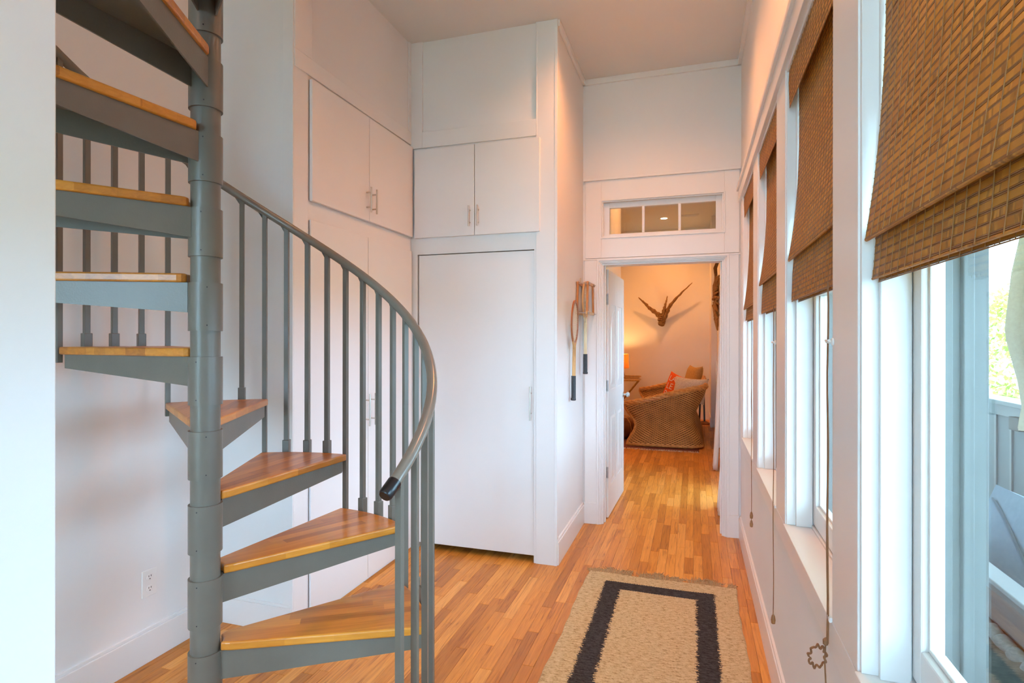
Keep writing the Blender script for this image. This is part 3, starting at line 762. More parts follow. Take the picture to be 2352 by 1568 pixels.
def pull_cord(y, x, ztop, zend, style, label):
    e = empty('shade_cord', (x, y, zend), label, 'cord', 'pull cords of the bamboo shades')
    if style == 'loop':
        for dy in (-.004, .004):
            pts = [(x + .001 * math.sin(k), y + dy * (.4 + k / 14) + .0015 * math.sin(k * 1.3 + dy * 900), ztop + (zend + .10 - ztop) * k / 16) for k in range(17)]
            MB().tube(pts, .0017, 6).build('cord', 'cord', e, True)
        pts = []
        for k in range(90):
            a = 2 * PI * k / 90; r = .020 + .003 * math.sin(9 * a)
            w_ = .022 + r * math.cos(a)
            pts.append((x - .95 * w_ - .002, y - .30 * w_ + .004 * math.sin(12 * a), zend + .065 + 1.25 * r * math.sin(a)))
        MB().tube(pts, .0026, 6, True).build('knotted_loop', 'cord', e, True)
        MB().lathe([(.001, -.011), (.006, -.006), (.0065, .004), (.001, .010)], (x - .004, y, zend + .10), 10).build('knot', 'cord', e, True)
        MB().tube([(x - .004, y, zend + .10), (x - .006, y - .002, zend + .05), (x - .004, y - .003, zend)], .0019, 6).build('cord_tail', 'cord', e, True)
    else:
        n = 18
        pts = [(x + .0008 * math.sin(k * .9), y + .0015 * math.sin(k * .7), ztop + (zend - ztop) * k / n) for k in range(n + 1)]
        MB().tube(pts, .0017, 6).build('cord', 'cord', e, True)
        if style == 'double':
            pts = [(x + .001, y + .004 + .030 * math.exp(-((k - 11) / 2.3) ** 2), ztop + (.93 - ztop) * k / 16) for k in range(17)]
            MB().tube(pts, .0013, 6).build('slack_cord', 'cord', e, True)
        zz = [zend] if style == 'single' else [zend, zend + .047]
        for z in zz:
            MB().lathe([(.0015, .020), (.006, .012), (.009, -.004), (.0075, -.018), (.002, -.021)], (x, y, z), 12).build('tassel', 'tassel', e, True)
    return e
pull_cord(1.540, .306, 1.62, .655, 'loop', 'doubled brown cord ending in a knotted loop below the sill')
pull_cord(2.525, .306, 1.62, .353, 'single', 'brown cord with one wooden tassel hanging near the baseboard')
pull_cord(3.452, .306, 1.60, .455, 'double', 'brown cord with two small wooden tassels, farthest down the hall')
def cleat(y, z, label):
    e = empty('cord_cleat', (XF, y, z), label, 'cleat', 'clear cord cleats on the window posts')
    MB().lathe([(.009, 0), (.009, -.003), (.004, -.005), (.004, -.012)], (XF, y, z), 14, 'x').build('cleat_base', 'plastic', e, True)
    MB().tube([(XF - .012, y - .016, z + .003), (XF - .014, y, z), (XF - .012, y + .016, z + .003)], .0032, 8).build('cleat_horn', 'plastic', e, True)
cleat(1.512, 1.476, 'clear plastic cord cleat on the widest near post')
cleat(2.500, 1.470, 'clear plastic cord cleat on the second post')

# ------------------------------------------------------------------ built-in cabinets
def handle(p, q, n, door, standoff=.032, r=.0058):
    p = Vector(p); q = Vector(q); n = Vector(n); d = (q - p).normalized()
    m = MB().tube([p + n * standoff, q + n * standoff], r, 12)
    L = (q - p).length
    for t in (.2, .8):
        c = p + d * L * t; m.tube([c, c + n * standoff], r * .8, 10)
    h = m.build('handle', 'nickel', door, True); h['label'] = 'brushed nickel bar handle'
    return h
def cab_left(name, z0, z1, pr, hz, lab):
    e = empty(name, (XC, 3.09, z0), lab, 'cabinet', 'built-in cabinets around the closet')
    MB().box(XC - .0, XC + .004, 2.533, 3.653, z0 + .004, z1 - .004).build('gap_shade_sheet', 'dark', e)  # dark sheet standing in for the shade between the doors
    for a, b, yh in ((2.529, 3.080, 3.050), (3.084, 3.650, 3.114)):
        dd = MB().box(XC + .004, XC + pr, a, b, z0, z1).build('door', 'cab', e, False, .0025)
        handle((XC + pr, yh, hz[0]), (XC + pr, yh, hz[1]), (1, 0, 0), dd)
cab_left('wall_cabinet_unit', 2.206, 2.841, .024, (2.255, 2.405), 'upper white two-door cabinet on the left wall')
cab_left('tall_cabinet_unit', .018, 2.108, .016, (.955, 1.150), 'tall white two-door cabinet behind the stair rail')
e = empty('closet_cabinet_unit', (-1.43, YC, 2.195), 'upper white two-door cabinet above the closet door', 'cabinet', 'built-in cabinets around the closet')
MB().box(-1.880, -.975, YC - .004, YC, 2.20, 2.81).build('gap_shade_sheet', 'dark', e)  # same painted gap shade behind the closet cabinet doors
for a, b, xh in ((-1.884, -1.432, -1.462), (-1.428, -.970, -1.400)):
    dd = MB().box(a, b, YC - .024, YC - .004, 2.195, 2.815).build('door', 'cab', e, False, .0025)
    handle((xh, YC - .024, 2.252), (xh, YC - .024, 2.392), (0, -1, 0), dd, .028)
dd = struct(MB().box(-1.862, -1.008, YC + .004, YC + .042, .045, 2.075).build('door_1', 'cab', None, False, .0025), 'plain white closet door with a bar handle', 'door')
handle((-1.034, YC + .004, .945), (-1.034, YC + .004, 1.170), (0, -1, 0), dd, .03)

# ------------------------------------------------------------------ open hall door
HX, HY = -.674, 4.742
hin = Vector((HX, HY, 0)); ang = math.radians(88.6)
da = Vector((math.cos(ang), math.sin(ang), 0)); dn = Vector((da.y, -da.x, 0))      # dn faces the opening (+x)
DW, DTK, DH = .90, .038, 2.062
dm = MB()
def dbox(m, s0, s1, t0, t1, z0, z1):
    vs = [hin + da * s + dn * t + Vector((0, 0, z)) for z in (z0, z1) for s, t in ((s0, t0), (s1, t0), (s1, t1), (s0, t1))]
    return m.add(vs, [(0, 3, 2, 1), (4, 5, 6, 7), (0, 1, 5, 4), (1, 2, 6, 5), (2, 3, 7, 6), (3, 0, 4, 7)])
dbox(dm, 0, DW, -DTK, -.006, .012, DH)
# stiles and rails proud of recessed panel ground
for s0, s1 in ((0, .12), (.39, .51), (.78, DW)): dbox(dm, s0, s1, -.006, 0, .012, DH)
for z0, z1 in ((.012, .26), (.86, 1.06), (1.78, DH)):
    for s0, s1 in ((.12, .39), (.51, .78)): dbox(dm, s0, s1, -.006, 0, z0, z1)
door = struct(dm.build('door_2', 'trim', None, False, .0025), 'open white panelled door swung into the far room', 'door')
for s0, s1 in ((.12, .39), (.51, .78)):
    for z0, z1, arch in ((.26, .86, 0), (1.06, 1.78, 1)):
        m = MB(); a, b = s0 + .022, s1 - .022
        top = [(b, z1 - .03), (a, z1 - .03)] if not arch else [(b, z1 - .12 if s0 < .3 else z1 - .20)] + \
            [(b + (a - b) * k / 8, z1 - .03 - .16 * ((k / 8) if s0 > .3 else (1 - k / 8)) ** 0 * (1 - math.sin(PI / 2 * (k / 8 if s0 < .3 else 1 - k / 8)))) for k in range(1, 8)] + [(a, z1 - .20 if s0 < .3 else z1 - .12)]
        if arch:
            top = []
            for k in range(9):
                t = k / 8; s = b + (a - b) * t; w_ = (1 - t) if s0 < .3 else t
                top.append((s, z1 - .19 + .16 * math.sin(PI / 2 * w_)))
        poly = [(a, z0 + .03), (b, z0 + .03)] + top
        n_ = len(poly); cs = sum(q[0] for q in poly) / n_; cz = sum(q[1] for q in poly) / n_
        inner = [(cs + (q[0] - cs) * .82, cz + (q[1] - cz) * .92) for q in poly]
        vs = [hin + da * q[0] + dn * -.007 + Vector((0, 0, q[1])) for q in poly] + [hin + da * q[0] + dn * .001 + Vector((0, 0, q[1])) for q in inner]
        m.add(vs, [tuple(range(n_, 2 * n_))] + [(i, (i + 1) % n_, n_ + (i + 1) % n_, n_ + i) for i in range(n_)])
        m.build('raised_panel', 'trim', door)
for zc in (.385, 1.10, 1.815):
    m = MB()
    c = hin + Vector((-.004, -.004, zc))
    m.tube([c - Vector((0, 0, .045)), c + Vector((0, 0, .045))], .006, 10)
    dbox(m, -.0025, .0005, -.034, .0, zc - .045, zc + .045)
    h = m.build('hinge', 'hinge', door); h['label'] = 'satin steel hinge'
    for k, (tt, zz) in enumerate(((-.010, .03), (-.020, 0), (-.010, -.03))):
        s = MB(); dbox(s, -.0034, -.002, tt - .0025, tt + .0025, zc + zz - .0025, zc + zz + .0025); s.build('screw', 'black', h)
kc = hin + da * .835 + Vector((0, 0, .955))
m = MB()
ax = [(.026, 0), (.026, .006), (.010, .010), (.009, .030), (.020, .036), (.026, .046), (.024, .058), (.012, .064), (.001, .065)]
base = len(m.v); n_ = 18
for r_, t_ in ax:
    for k in range(n_):
        a = 2 * PI * k / n_; m.v.append((kc + dn * t_ + da * (r_ * math.cos(a)) + Vector((0, 0, r_ * math.sin(a))))[:])
for i in range(len(ax) - 1):
    for k in range(n_): m.f.append((i * n_ + k, i * n_ + (k + 1) % n_, (i + 1) * n_ + (k + 1) % n_, (i + 1) * n_ + k))
k_ = m.build('door_knob', 'hinge', door, True); k_['label'] = 'satin steel door knob'

# ------------------------------------------------------------------ spiral stair
SC_X, SC_Y, RISE, RO = -1.5376, 1.4932, .242, .723
st = empty('spiral_staircase', (SC_X, SC_Y, 0), 'grey steel spiral staircase with orange oak treads', 'staircase')
o = MB().tube([(SC_X, SC_Y, 0), (SC_X, SC_Y, 4.7)], .0447, 40).build('center_pole', 'steel', st, True)
MB().lathe([(.11, 0), (.11, .012), (.06, .012), (.06, .03)], (SC_X, SC_Y, 0), 32).build('base_flange', 'steel', st, True)
C2 = Vector((SC_X, SC_Y, 0))
# tread outline at reference angle (front edge dir 0 -> use tread 2 angles minus 27)
def rot(p, a): return (p[0] * math.cos(a) - p[1] * math.sin(a), p[0] * math.sin(a) + p[1] * math.cos(a))
def edge_pt(direc, off, r):      # point on a line with direction direc, signed offset off, at distance r from centre
    d_ = (math.cos(direc), math.sin(direc)); n_ = (-d_[1], d_[0]); s = math.sqrt(max(r * r - off * off, 0)); return (d_[0] * s + n_[0] * off, d_[1] * s + n_[1] * off)
FD, BD = math.radians(27), math.radians(55)
def tread_poly(ro=RO, foff=-.020, boff=.036):
    f0, f1 = edge_pt(FD, foff, .084), edge_pt(FD, foff, ro)
    b0, b1 = edge_pt(BD, boff, .084), edge_pt(BD, boff, ro)
    pts = [f1]
    a0, a1 = math.atan2(f1[1], f1[0]), math.atan2(b1[1], b1[0])
    for k in range(1, 8): a = a0 + (a1 - a0) * k / 8; pts.append((ro * math.cos(a), ro * math.sin(a)))
    pts.append(b1); pts.append(b0)
    # rounded inner end hugging the pole
    df = (math.cos(FD), math.sin(FD)); db = (math.cos(BD), math.sin(BD))
    nb = (-db[1], db[0]); nf = (df[1], -df[0])
    pts.append((b0[0] - db[0] * .014 - nb[0] * .003, b0[1] - db[1] * .014 - nb[1] * .003))
    aa, ab = math.radians(55 + 22), math.radians(27 - 18)
    for k in range(9): a = aa + (ab - aa) * k / 8; pts.append((.0535 * math.cos(a), .0535 * math.sin(a)))
    pts.append((f0[0] - df[0] * .016 - nf[0] * .003, f0[1] - df[1] * .016 - nf[1] * .003))
    pts.append(f0)
    return pts
# tread mesh is stored with its middle axis along local x so that the grain follows it
MID = math.radians(32)
poly = [rot(p, -MID) for p in tread_poly()]
tm = MB().prism(poly, -.029, 0).mesh('tread'); tm.materials.append(MT['tread'])
def plate(direc, off, r0, r1, th=.005):
    d_ = (math.cos(direc - MID), math.sin(direc - MID)); n_ = (-d_[1], d_[0])
    def P(s, o_, z): return (d_[0] * s + n_[0] * o_, d_[1] * s + n_[1] * o_, z)
    m = MB(); vs = []
    for o_ in (off - th / 2, off + th / 2):
        vs += [P(r0, o_, -.029), P(r1, o_, -.029), P(r1, o_, -.080), P(r0, o_, -.126)]
    return m.add(vs, [(0, 1, 2, 3), (7, 6, 5, 4), (0, 4, 5, 1), (1, 5, 6, 2), (2, 6, 7, 3), (3, 7, 4, 0)])
pm1 = plate(FD, -.006, .046, .705).mesh('support_plate'); pm2 = plate(BD, .022, .046, .705).mesh('support_plate')
arc = MB()
a0, a1 = FD - MID - .008, BD - MID + .03
pts = [(.708 * math.cos(a0 + (a1 - a0) * k / 8), .708 * math.sin(a0 + (a1 - a0) * k / 8)) for k in range(9)]
for p, q in zip(pts, pts[1:]): arc.bar((p[0], p[1], -.053), (q[0], q[1], -.053), .006, .048)
pm3 = arc.mesh('end_plate')
pm4 = MB().prism([rot(p, -MID) for p in tread_poly(.700, -.004, .020)], -.0325, -.0285).mesh('under_plate')
slv = MB().lathe([(.0450, -.029), (.0512, -.029), (.0512, -.186), (.0450, -.186)], (0, 0, 0), 44).mesh('sleeve')
slv.polygons.foreach_set('use_smooth', [True] * len(slv.polygons)); slv.set_sharp_from_angle(angle=math.radians(40))
scr = MB()
for zz in (-.045, -.168):
    for aa in (-.2,):
        c_ = Vector((.0512 * math.cos(aa), .0512 * math.sin(aa), zz)); n_ = Vector((math.cos(aa), math.sin(aa), 0))
        scr.tube([c_ - n_ * .001, c_ + n_ * .0008], .0022, 8)
scm = scr.mesh('set_screw')
for m_ in (pm1, pm2, pm3, pm4, slv): m_.materials.append(MT['steel'])
scm.materials.append(MT['black'])
for k in range(1, 15):
    a = MID + math.radians(30 * (k - 2)); z = k * RISE
    t = bpy.data.objects.new('tread', tm); COL.objects.link(t); t.parent = st; t.location = (0, 0, z); t.rotation_euler = (0, 0, a)
    if k == 1: t['label'] = 'orange oak wedge tread'
    bv = t.modifiers.new('round', 'BEVEL'); bv.width = .006; bv.segments = 3; bv.limit_method = 'ANGLE'; bv.angle_limit = math.radians(50)
    for nm, me_ in (('support_plate', pm1), ('support_plate', pm2), ('end_plate', pm3), ('under_plate', pm4)):
        s = bpy.data.objects.new(nm, me_); COL.objects.link(s); s.parent = t
    s = bpy.data.objects.new('sleeve', slv); COL.objects.link(s); s.parent = st; s.location = (0, 0, z); s.rotation_euler = (0, 0, a)
    q = bpy.data.objects.new('set_screws', scm); COL.objects.link(q); q.parent = s; q['kind'] = 'stuff'; q.rotation_euler = (0, 0, -a + math.radians(-44 + random.uniform(-25, 25)))
# handrail
RB, HZ0 = .7405, 1.121
def helix(th, dz=0, r=RB): return (SC_X + r * math.cos(th), SC_Y + r * math.sin(th), HZ0 + RISE * math.degrees(th) / 30 + dz)
hr = MB().tube([helix(math.radians(a)) for a in np.arange(-5.5, 338, 2.0)], .0185, 16).build('handrail', 'rail', st, True)
MB().tube([helix(math.radians(a)) for a in (-8.6, -8.3, -7, -5.5, -5.0)], [.0165, .0200, .0205, .0205, .0205], 18).build('end_cap', 'black', hr, True)
# balusters
BW = .0195
kinds = {}
def bal_meshes(j4):
    # local frame: x radial, z measured from the tread top
    th0 = -3 + 7.5 * j4
    top = HZ0 + RISE * th0 / 30 - RISE * 1 - .012
    bot = -RISE - .06 if j4 == 0 else -.070
    b = MB().cbox(-BW / 2, BW / 2, -BW / 2, BW / 2, bot, top, .0012)
    bm_ = b.mesh('baluster'); bm_.materials.append(MT['steel'])
    s = MB().cbox(-BW / 2 - .005, BW / 2 + .005, -BW / 2 - .005, BW / 2 + .005, -.074, .052, .002)
    sm_ = s.mesh('shoe'); sm_.materials.append(MT['steel'])
    sl = RISE / math.radians(30) / RB
    w_ = MB(); pr = [(-.006, top - .028), (.006, top - .028), (.010, top + .010 + .010 * sl), (.042, top + .008 + .042 * sl), (.042, top + .002 + .042 * sl), (.016, top - .006)]
    vs = [(x_, y_, z_) for x_ in (-.004, .004) for y_, z_ in pr]; n_ = len(pr)
    w_.add(vs, [tuple(range(n_)), tuple(reversed(range(n_, 2 * n_)))] + [(i, n_ + i, n_ + (i + 1) % n_, (i + 1) % n_) for i in range(n_)])
    wm_ = w_.mesh('rail_bracket'); wm_.materials.append(MT['steel'])
    return bm_, sm_, wm_
for j4 in range(4): kinds[j4] = bal_meshes(j4)
newel = MB().cbox(-BW / 2, BW / 2, -BW / 2, BW / 2, -RISE, HZ0 + RISE * -3 / 30 - RISE - .012, .0012).mesh('newel'); newel.materials.append(MT['steel'])
for j in range(0, 45):
    th = math.radians(-3 + 7.5 * j); k = j // 4 + 1; j4 = j % 4
    bm_, sm_, wm_ = kinds[j4]
    o = bpy.data.objects.new('baluster', newel if j == 0 else bm_); COL.objects.link(o); o.parent = st
    o.location = (RB * math.cos(th), RB * math.sin(th), k * RISE); o.rotation_euler = (0, 0, th)
    if j4:
        s = bpy.data.objects.new('shoe', sm_); COL.objects.link(s); s.parent = o
    s = bpy.data.objects.new('rail_bracket', wm_); COL.objects.link(s); s.parent = o

# ------------------------------------------------------------------ outlet
oe = empty('wall_outlet', (-2.393, 2.006, .36), 'white duplex wall outlet below the stair treads', 'outlet')
MB().cbox(-2.396, -2.390, 1.969, 2.043, .298, .421, .002).build('cover_plate', 'plastic', oe)
for zz in (.333, .386):
    r_ = MB().lathe([(.0165, 0), (.0165, .0018), (.015, .0025)], (-2.3905, 2.006, zz), 20, 'x').build('receptacle', 'plastic', oe, True)
    s = MB()
    for dy in (-.006, .006): s.box(-2.3885, -2.3875, 2.006 + dy - .0012, 2.006 + dy + .0012, zz + .001, zz + .009)
    s.box(-2.3885, -2.3875, 2.0035, 2.0085, zz - .010, zz - .0055)
    s.build('slots', 'black', r_)

# ------------------------------------------------------------------ jute rug
rx0, rx1, ry0, ry1 = RUG
cxr, cyr = (rx0 + rx1) / 2, (ry0 + ry1) / 2; hw, hl = (rx1 - rx0) / 2, (ry1 - ry0) / 2
re = empty('jute_rug', (cxr, cyr, 0), 'braided jute runner with a charcoal border band', 'rug')
MT['rug'] = rug_mat(hw, hl)
nx, ny = 200, 400
X, Yg = np.meshgrid(np.linspace(-hw, hw, nx), np.linspace(-hl, hl, ny))
edge = np.minimum(hw - np.abs(X), hl - np.abs(Yg))
weave = .0026 * np.abs(np.sin(Yg * PI / .0105)) + .0012 * np.sin(X * 2 * PI / .014 + PI * np.floor(Yg / .0105))
Zg = .0075 + weave + .0012 * rng.standard_normal(X.shape) * .5 + .0015 * np.sin(X * 9 + Yg * 5)
Zg = np.where(edge < .006, np.maximum(.001, Zg * edge / .006), Zg)
wob = .004 * np.sin(Yg * 7.0 + 1) + .002 * np.sin(Yg * 31)
V = np.stack([X + wob, Yg + .003 * np.sin(X * 11), Zg], -1).reshape(-1, 3)
I = np.arange(nx * ny).reshape(ny, nx)
Fq = np.stack([I[:-1, :-1], I[:-1, 1:], I[1:, 1:], I[1:, :-1]], -1).reshape(-1, 4)
me = bpy.data.meshes.new('weave'); me.vertices.add(len(V)); me.vertices.foreach_set('co', V.ravel())
me.loops.add(Fq.size); me.loops.foreach_set('vertex_index', Fq.ravel()); me.polygons.add(len(Fq))
me.polygons.foreach_set('loop_start', np.arange(0, Fq.size, 4)); me.polygons.foreach_set('loop_total', np.full(len(Fq), 4)); me.update(); me.validate()
me.materials.append(MT['rug']); o = bpy.data.objects.new('weave', me); COL.objects.link(o); o.parent = re
fr = MB()
for i in range(420):
    x = rx0 + (rx1 - rx0) * (i + random.random()) / 420
    clump = math.sin(x * 23) + .6 * math.sin(x * 61 + 1)
    if clump < -1.05: continue
    L_ = random.uniform(.03, .06) * (1 + .35 * clump); dx = random.uniform(-.025, .030) + .012 * math.sin(x * 40); z1 = .004 + max(0, .007 * clump) + random.uniform(0, .007)
    fr.tube([(x, ry1 - .003, .006), (x + dx * .4, ry1 + L_ * .5, .006 + z1), (x + dx, ry1 + L_, .0035 + random.uniform(0, .016))], .0019, 5)
o = fr.build('fringe', 'jute', re, True); o['kind'] = 'stuff'

# ------------------------------------------------------------------ rackets
def racket(y, ztop, zbot, hw_, hh, xoff, lean, label, fr_mat, sh_mat, zgrip, zthroat):
    e = empty('tennis_racket', (XH, y, zbot), label, 'racket', 'old wooden rackets on the hall wall')
    zc = ztop - hh
    def P(dy, z): return (XH + xoff + lean * (z - zbot), y + dy, z)
    ring = [P(hw_ * math.sin(a), zc + hh * math.cos(a)) for a in np.linspace(0, 2 * PI, 48, endpoint=False)]
    m = MB()
    n_ = len(ring)
    for i in range(n_):
        p, q = Vector(ring[i]), Vector(ring[(i + 1) % n_]); m.bar(p, q + (q - p) * .1, .020, .011, (1, 0, 0))
    m.build('head_frame', fr_mat, e)
    s = MB()
    for k in np.linspace(-.85, .85, 15):
        h_ = hh * math.sqrt(1 - k * k); s.bar(P(hw_ * k, zc - h_), P(hw_ * k, zc + h_), .0016)
    for k in np.linspace(-.88, .88, 18):
        w_ = hw_ * math.sqrt(1 - k * k); s.bar(P(-w_, zc + hh * k), P(w_, zc + hh * k), .0016)
    o = s.build('strings', 'gut', e); o['kind'] = 'stuff'
    t = MB()
    zb_ = zc - hh
    for sgn in (-1, 1):
        t.bar(P(sgn * hw_ * .55, zc - hh * .83), P(sgn * .008, zthroat), .018, .012, (1, 0, 0))
    t.build('throat', sh_mat, e)
    MB().bar(P(0, zb_ + .004), P(0, zgrip), .018, .024, (1, 0, 0)).build('shaft', sh_mat, e, False, .004)
    MB().prism([(0, 0)] * 0 or [(.017 * math.cos(a), .0155 * math.sin(a)) for a in np.linspace(PI / 8, 2 * PI + PI / 8, 8, endpoint=False)], zbot + .008, zgrip + .004).build('grip', 'grip', None)
    g = bpy.context.scene.objects[-1] if False else None
    return e, P
def fix_grip(e, P, zbot, zgrip):
    for o in list(COL.objects):
        if o.name.startswith('grip') and o.parent is None:
            c = P(0, (zbot + zgrip) / 2); o.parent = e; o.location = Vector((c[0], c[1], 0)) - Vector((e.location.x, e.location.y, e.location.z))
    c = P(0, zbot)
    MB().lathe([(.016, 0), (.0195, .004), (.0195, .012), (.017, .018)], (c[0], c[1], zbot), 10).build('butt_cap', 'grip', e, True)
e, P = racket(4.058, 1.756, 1.044, .108, .150, .032, .018, 'bare wooden tennis racket with brown head and dark grip', 'rwoodd', 'rwood', 1.217, 1.42)
fix_grip(e, P, 1.044, 1.217)
e2, P2 = racket(4.435, 1.925, 1.213, .105, .140, .050, .0, 'pale wooden tennis racket clamped in an orange wooden press', 'rwood', 'rwhite', 1.365, 1.62)
fix_grip(e2, P2, 1.213, 1.365)
pe = empty('racket_press', (XH, 4.435, 1.66), 'orange wooden trapezoid press around the upper racket', 'press')
zt, zb_ = 1.925, 1.675
for xx in (XH + .012, XH + .088):
    fm = MB()
    fm.bar((xx, 4.435 - .105, zt), (xx, 4.435 - .145, zb_), .022, .014, (1, 0, 0)).bar((xx, 4.435 + .105, zt), (xx, 4.435 + .145, zb_), .022, .014, (1, 0, 0))
    fm.build('side_bar', 'press', pe, False, .002)
    MB().bar((xx, 4.435 - .125, zt - .012), (xx, 4.435 + .125, zt - .012), .014, .022, (0, 0, 1)).build('cross_bar', 'press', pe, False, .002)
    MB().bar((xx, 4.435 - .160, zb_ + .010), (xx, 4.435 + .160, zb_ + .010), .014, .022, (0, 0, 1)).build('cross_bar', 'rwood', pe, False, .002)
for dy, zz in ((-.112, zt - .012), (.112, zt - .012), (-.148, zb_ + .01), (.148, zb_ + .01)):
    m = MB().tube([(XH + .004, 4.435 + dy, zz), (XH + .112, 4.435 + dy, zz)], .0032, 8)
    m.bar((XH + .100, 4.435 + dy - .014, zz + .008), (XH + .100, 4.435 + dy + .014, zz - .008), .006, .010)
    m.build('wing_bolt', 'hinge', pe)
MB().tube([(XH + .006, 4.42, 1.955), (XH + .014, 4.43, 1.962), (XH + .014, 4.435, 1.945), (XH + .012, 4.435, 1.925)], .003, 8).build('hanging_loop', 'gut', pe, True)

# ------------------------------------------------------------------ far room: lights
def downlight(x, y, label, power, angle=110, CEIL=CEIL):
    e = empty('recessed_downlight', (x, y, CEIL), label, 'ceiling light', 'recessed downlights')
    MB().lathe([(.055, -.002), (.085, -.006), (.090, -.002), (.090, 0)], (x, y, CEIL), 28).build('trim_ring', 'trim', e, True)
    MB().lathe([(.001, -.004), (.056, -.003)], (x, y, CEIL), 24).build('lens', 'lamp_glow', e, True)
    s = spot('downlight_beam', (x, y, CEIL - .02), power, WARM_HALL if y < 4.6 else WARM, angle, 1.0, .05, (x, y, 0)); s.parent = e; s.location = (0, 0, -.02); s.rotation_euler = (0, 0, 0)
    return e
downlight(-.499, 10.22, 'glowing recessed ceiling light seen through the transom', 105, 160)
downlight(-.40, 6.5, 'unseen ceiling light added to brighten the sofa and far floor', 70, 150)  # added out of view to light the sofa and nearby floor
downlight(-2.4, 9.0, 'unseen ceiling light added for warm light in the far room', 110, 160)  # extra unseen lamp, added for the far room's warm level
downlight(-.38, 3.42, 'recessed ceiling light near the closet corner', 80, 150)
downlight(-.02, 2.35, 'recessed ceiling light over the hall runner', 47, 150)
downlight(-.30, .30, 'unseen ceiling light added above the camera as warm fill', 18, 150)  # added fill lamp, out of frame
downlight(-1.8, -.5, 'unseen ceiling light added over the stair alcove as warm fill', 60, 150)  # added unseen lamp, warm front fill for the cabinet side wall
downlight(-1.15, 2.0, 'recessed ceiling light at the top of the stairwell', 32, 130, 5.2)
ve = empty('ceiling_vent', (-.08, 10.1, CEIL), 'white ceiling register beside the far downlight', 'vent')
MB().box(-.25, .08, 10.03, 10.17, CEIL - .008, CEIL).build('vent_frame', 'ceil', ve, False, .002)
for k in range(6): MB().box(-.235, .065, 10.045 + k * .02, 10.053 + k * .02, CEIL - .012, CEIL - .007).build('vent_slat', 'trim', ve)

# table lamp and tray table
tx, ty, tz = -1.29, 10.70, .80
te = empty('tray_table', (tx, ty, 0), 'bamboo folding tray table under the table lamp', 'table')
for zz in (tz, tz - .055):
    m = MB()
    cs = [(tx - .30, ty - .22), (tx + .34, ty - .22), (tx + .34, ty + .22), (tx - .30, ty + .22)]
    for p, q in zip(cs, cs[1:] + cs[:1]): m.tube([(p[0], p[1], zz), (q[0], q[1], zz)], .011, 8)
    m.build('rail', 'bamboocane', te, True)
MB().box(tx - .29, tx + .33, ty - .21, ty + .21, tz - .065, tz - .052).build('tray', 'bamboocane', te)
for yy in (ty - .20, ty + .20):
    for a, b in (((tx + .33, tz - .06), (tx - .25, .021)), ((tx - .29, tz - .06), (tx + .29, .021))):
        MB().tube([(a[0], yy, a[1]), (b[0], yy, b[1])], .012, 8).build('leg', 'bamboocane', te, True)
le = empty('table_lamp', (tx - .02, ty + .02, tz - .052), 'lit table lamp with linen drum shade behind the door', 'lamp')
lx, ly, lz = le.location
MB().lathe([(.06, 0), (.085, .02), (.095, .08), (.075, .14), (.03, .17), (.018, .18)], (lx, ly, lz), 24).build('base', 'ceramic', le, True)
MB().tube([(lx, ly, lz + .17), (lx, ly, lz + .30)], .008, 8).build('stem', 'nickel', le, True)
MB().lathe([(.165, .21), (.155, .47), (.153, .47), (.163, .21)], (lx, ly, lz), 36).build('lamp_shade', 'shade', le, True)
MB().lathe([(.001, .29), (.024, .31), (.030, .34), (.020, .37), (.001, .38)], (lx, ly, lz), 14).build('bulb', 'bulb', le, True)
pl = bpy.data.lights.new('lamp_light', 'POINT'); pl.energy = 15; pl.color = (1, .55, .20); pl.shadow_soft_size = .04
po = bpy.data.objects.new('lamp_light', pl); COL.objects.link(po); po.parent = le; po.location = (0, 0, .40)

# ------------------------------------------------------------------ wicker sofa
sy0, sy1 = 8.06, 10.35; sxf, sxb = -.885, .115
we = empty('wicker_sofa', ((sxf + sxb) / 2, (sy0 + sy1) / 2, 0), 'brown wicker sofa with flared base and braided rim', 'sofa')
cx_, cy_ = (sxf + sxb) / 2, (sy0 + sy1) / 2
def plan(n):
    pts = []; rc = .22
    L1 = sxb - sxf - rc
    for k in range(24): pts.append((sxf + L1 * k / 23, sy0))
    for k in range(1, 12): a = -PI / 2 + PI / 2 * k / 11; pts.append((sxb - rc + rc * math.cos(a), sy0 + rc + rc * math.sin(a)))
    L2 = sy1 - sy0 - 2 * rc
    for k in range(1, 40): pts.append((sxb, sy0 + rc + L2 * k / 39))
    for k in range(1, 12): a = PI / 2 * k / 11; pts.append((sxb - rc + rc * math.cos(a), sy1 - rc + rc * math.sin(a)))
    for k in range(1, 24): pts.append((sxb - rc - L1 * k / 23, sy1))
    return pts
PL = plan(0)
def ease(t): return t * t * (3 - 2 * t)
def shell_pt(i, t):
    x, y = PL[i]
    fx = (x - sxf) / (sxb - sxf)
    top_ = .60 + .245 * (ease(max(0, min(1, fx))) * .55 + .45 * max(0, min(1, fx)))
    z = .03 + t * (top_ - .03)
    # hourglass in plan
    if t < .46: sx_ = 1 - .215 * ease(t / .46) ** .9
    else: sx_ = .785 + .285 * ease((t - .46) / .54)
    sy_ = 1 - (1 - sx_) * .32
    return Vector((cx_ + (x - cx_) * sx_ + .03 * t * 0, cy_ + (y - cy_) * sy_, z))
nT = 22
g = MB(); g.uv = []
acc = 0
for i in range(len(PL)):
    if i: acc += math.hypot(PL[i][0] - PL[i - 1][0], PL[i][1] - PL[i - 1][1])
    for j in range(nT + 1):
        p = shell_pt(i, j / nT); g.v.append(p[:]); g.uv.append((acc, p.z))
m_ = nT + 1
for i in range(len(PL) - 1):
    for j in range(nT): g.f.append((i * m_ + j, (i + 1) * m_ + j, (i + 1) * m_ + j + 1, i * m_ + j + 1))
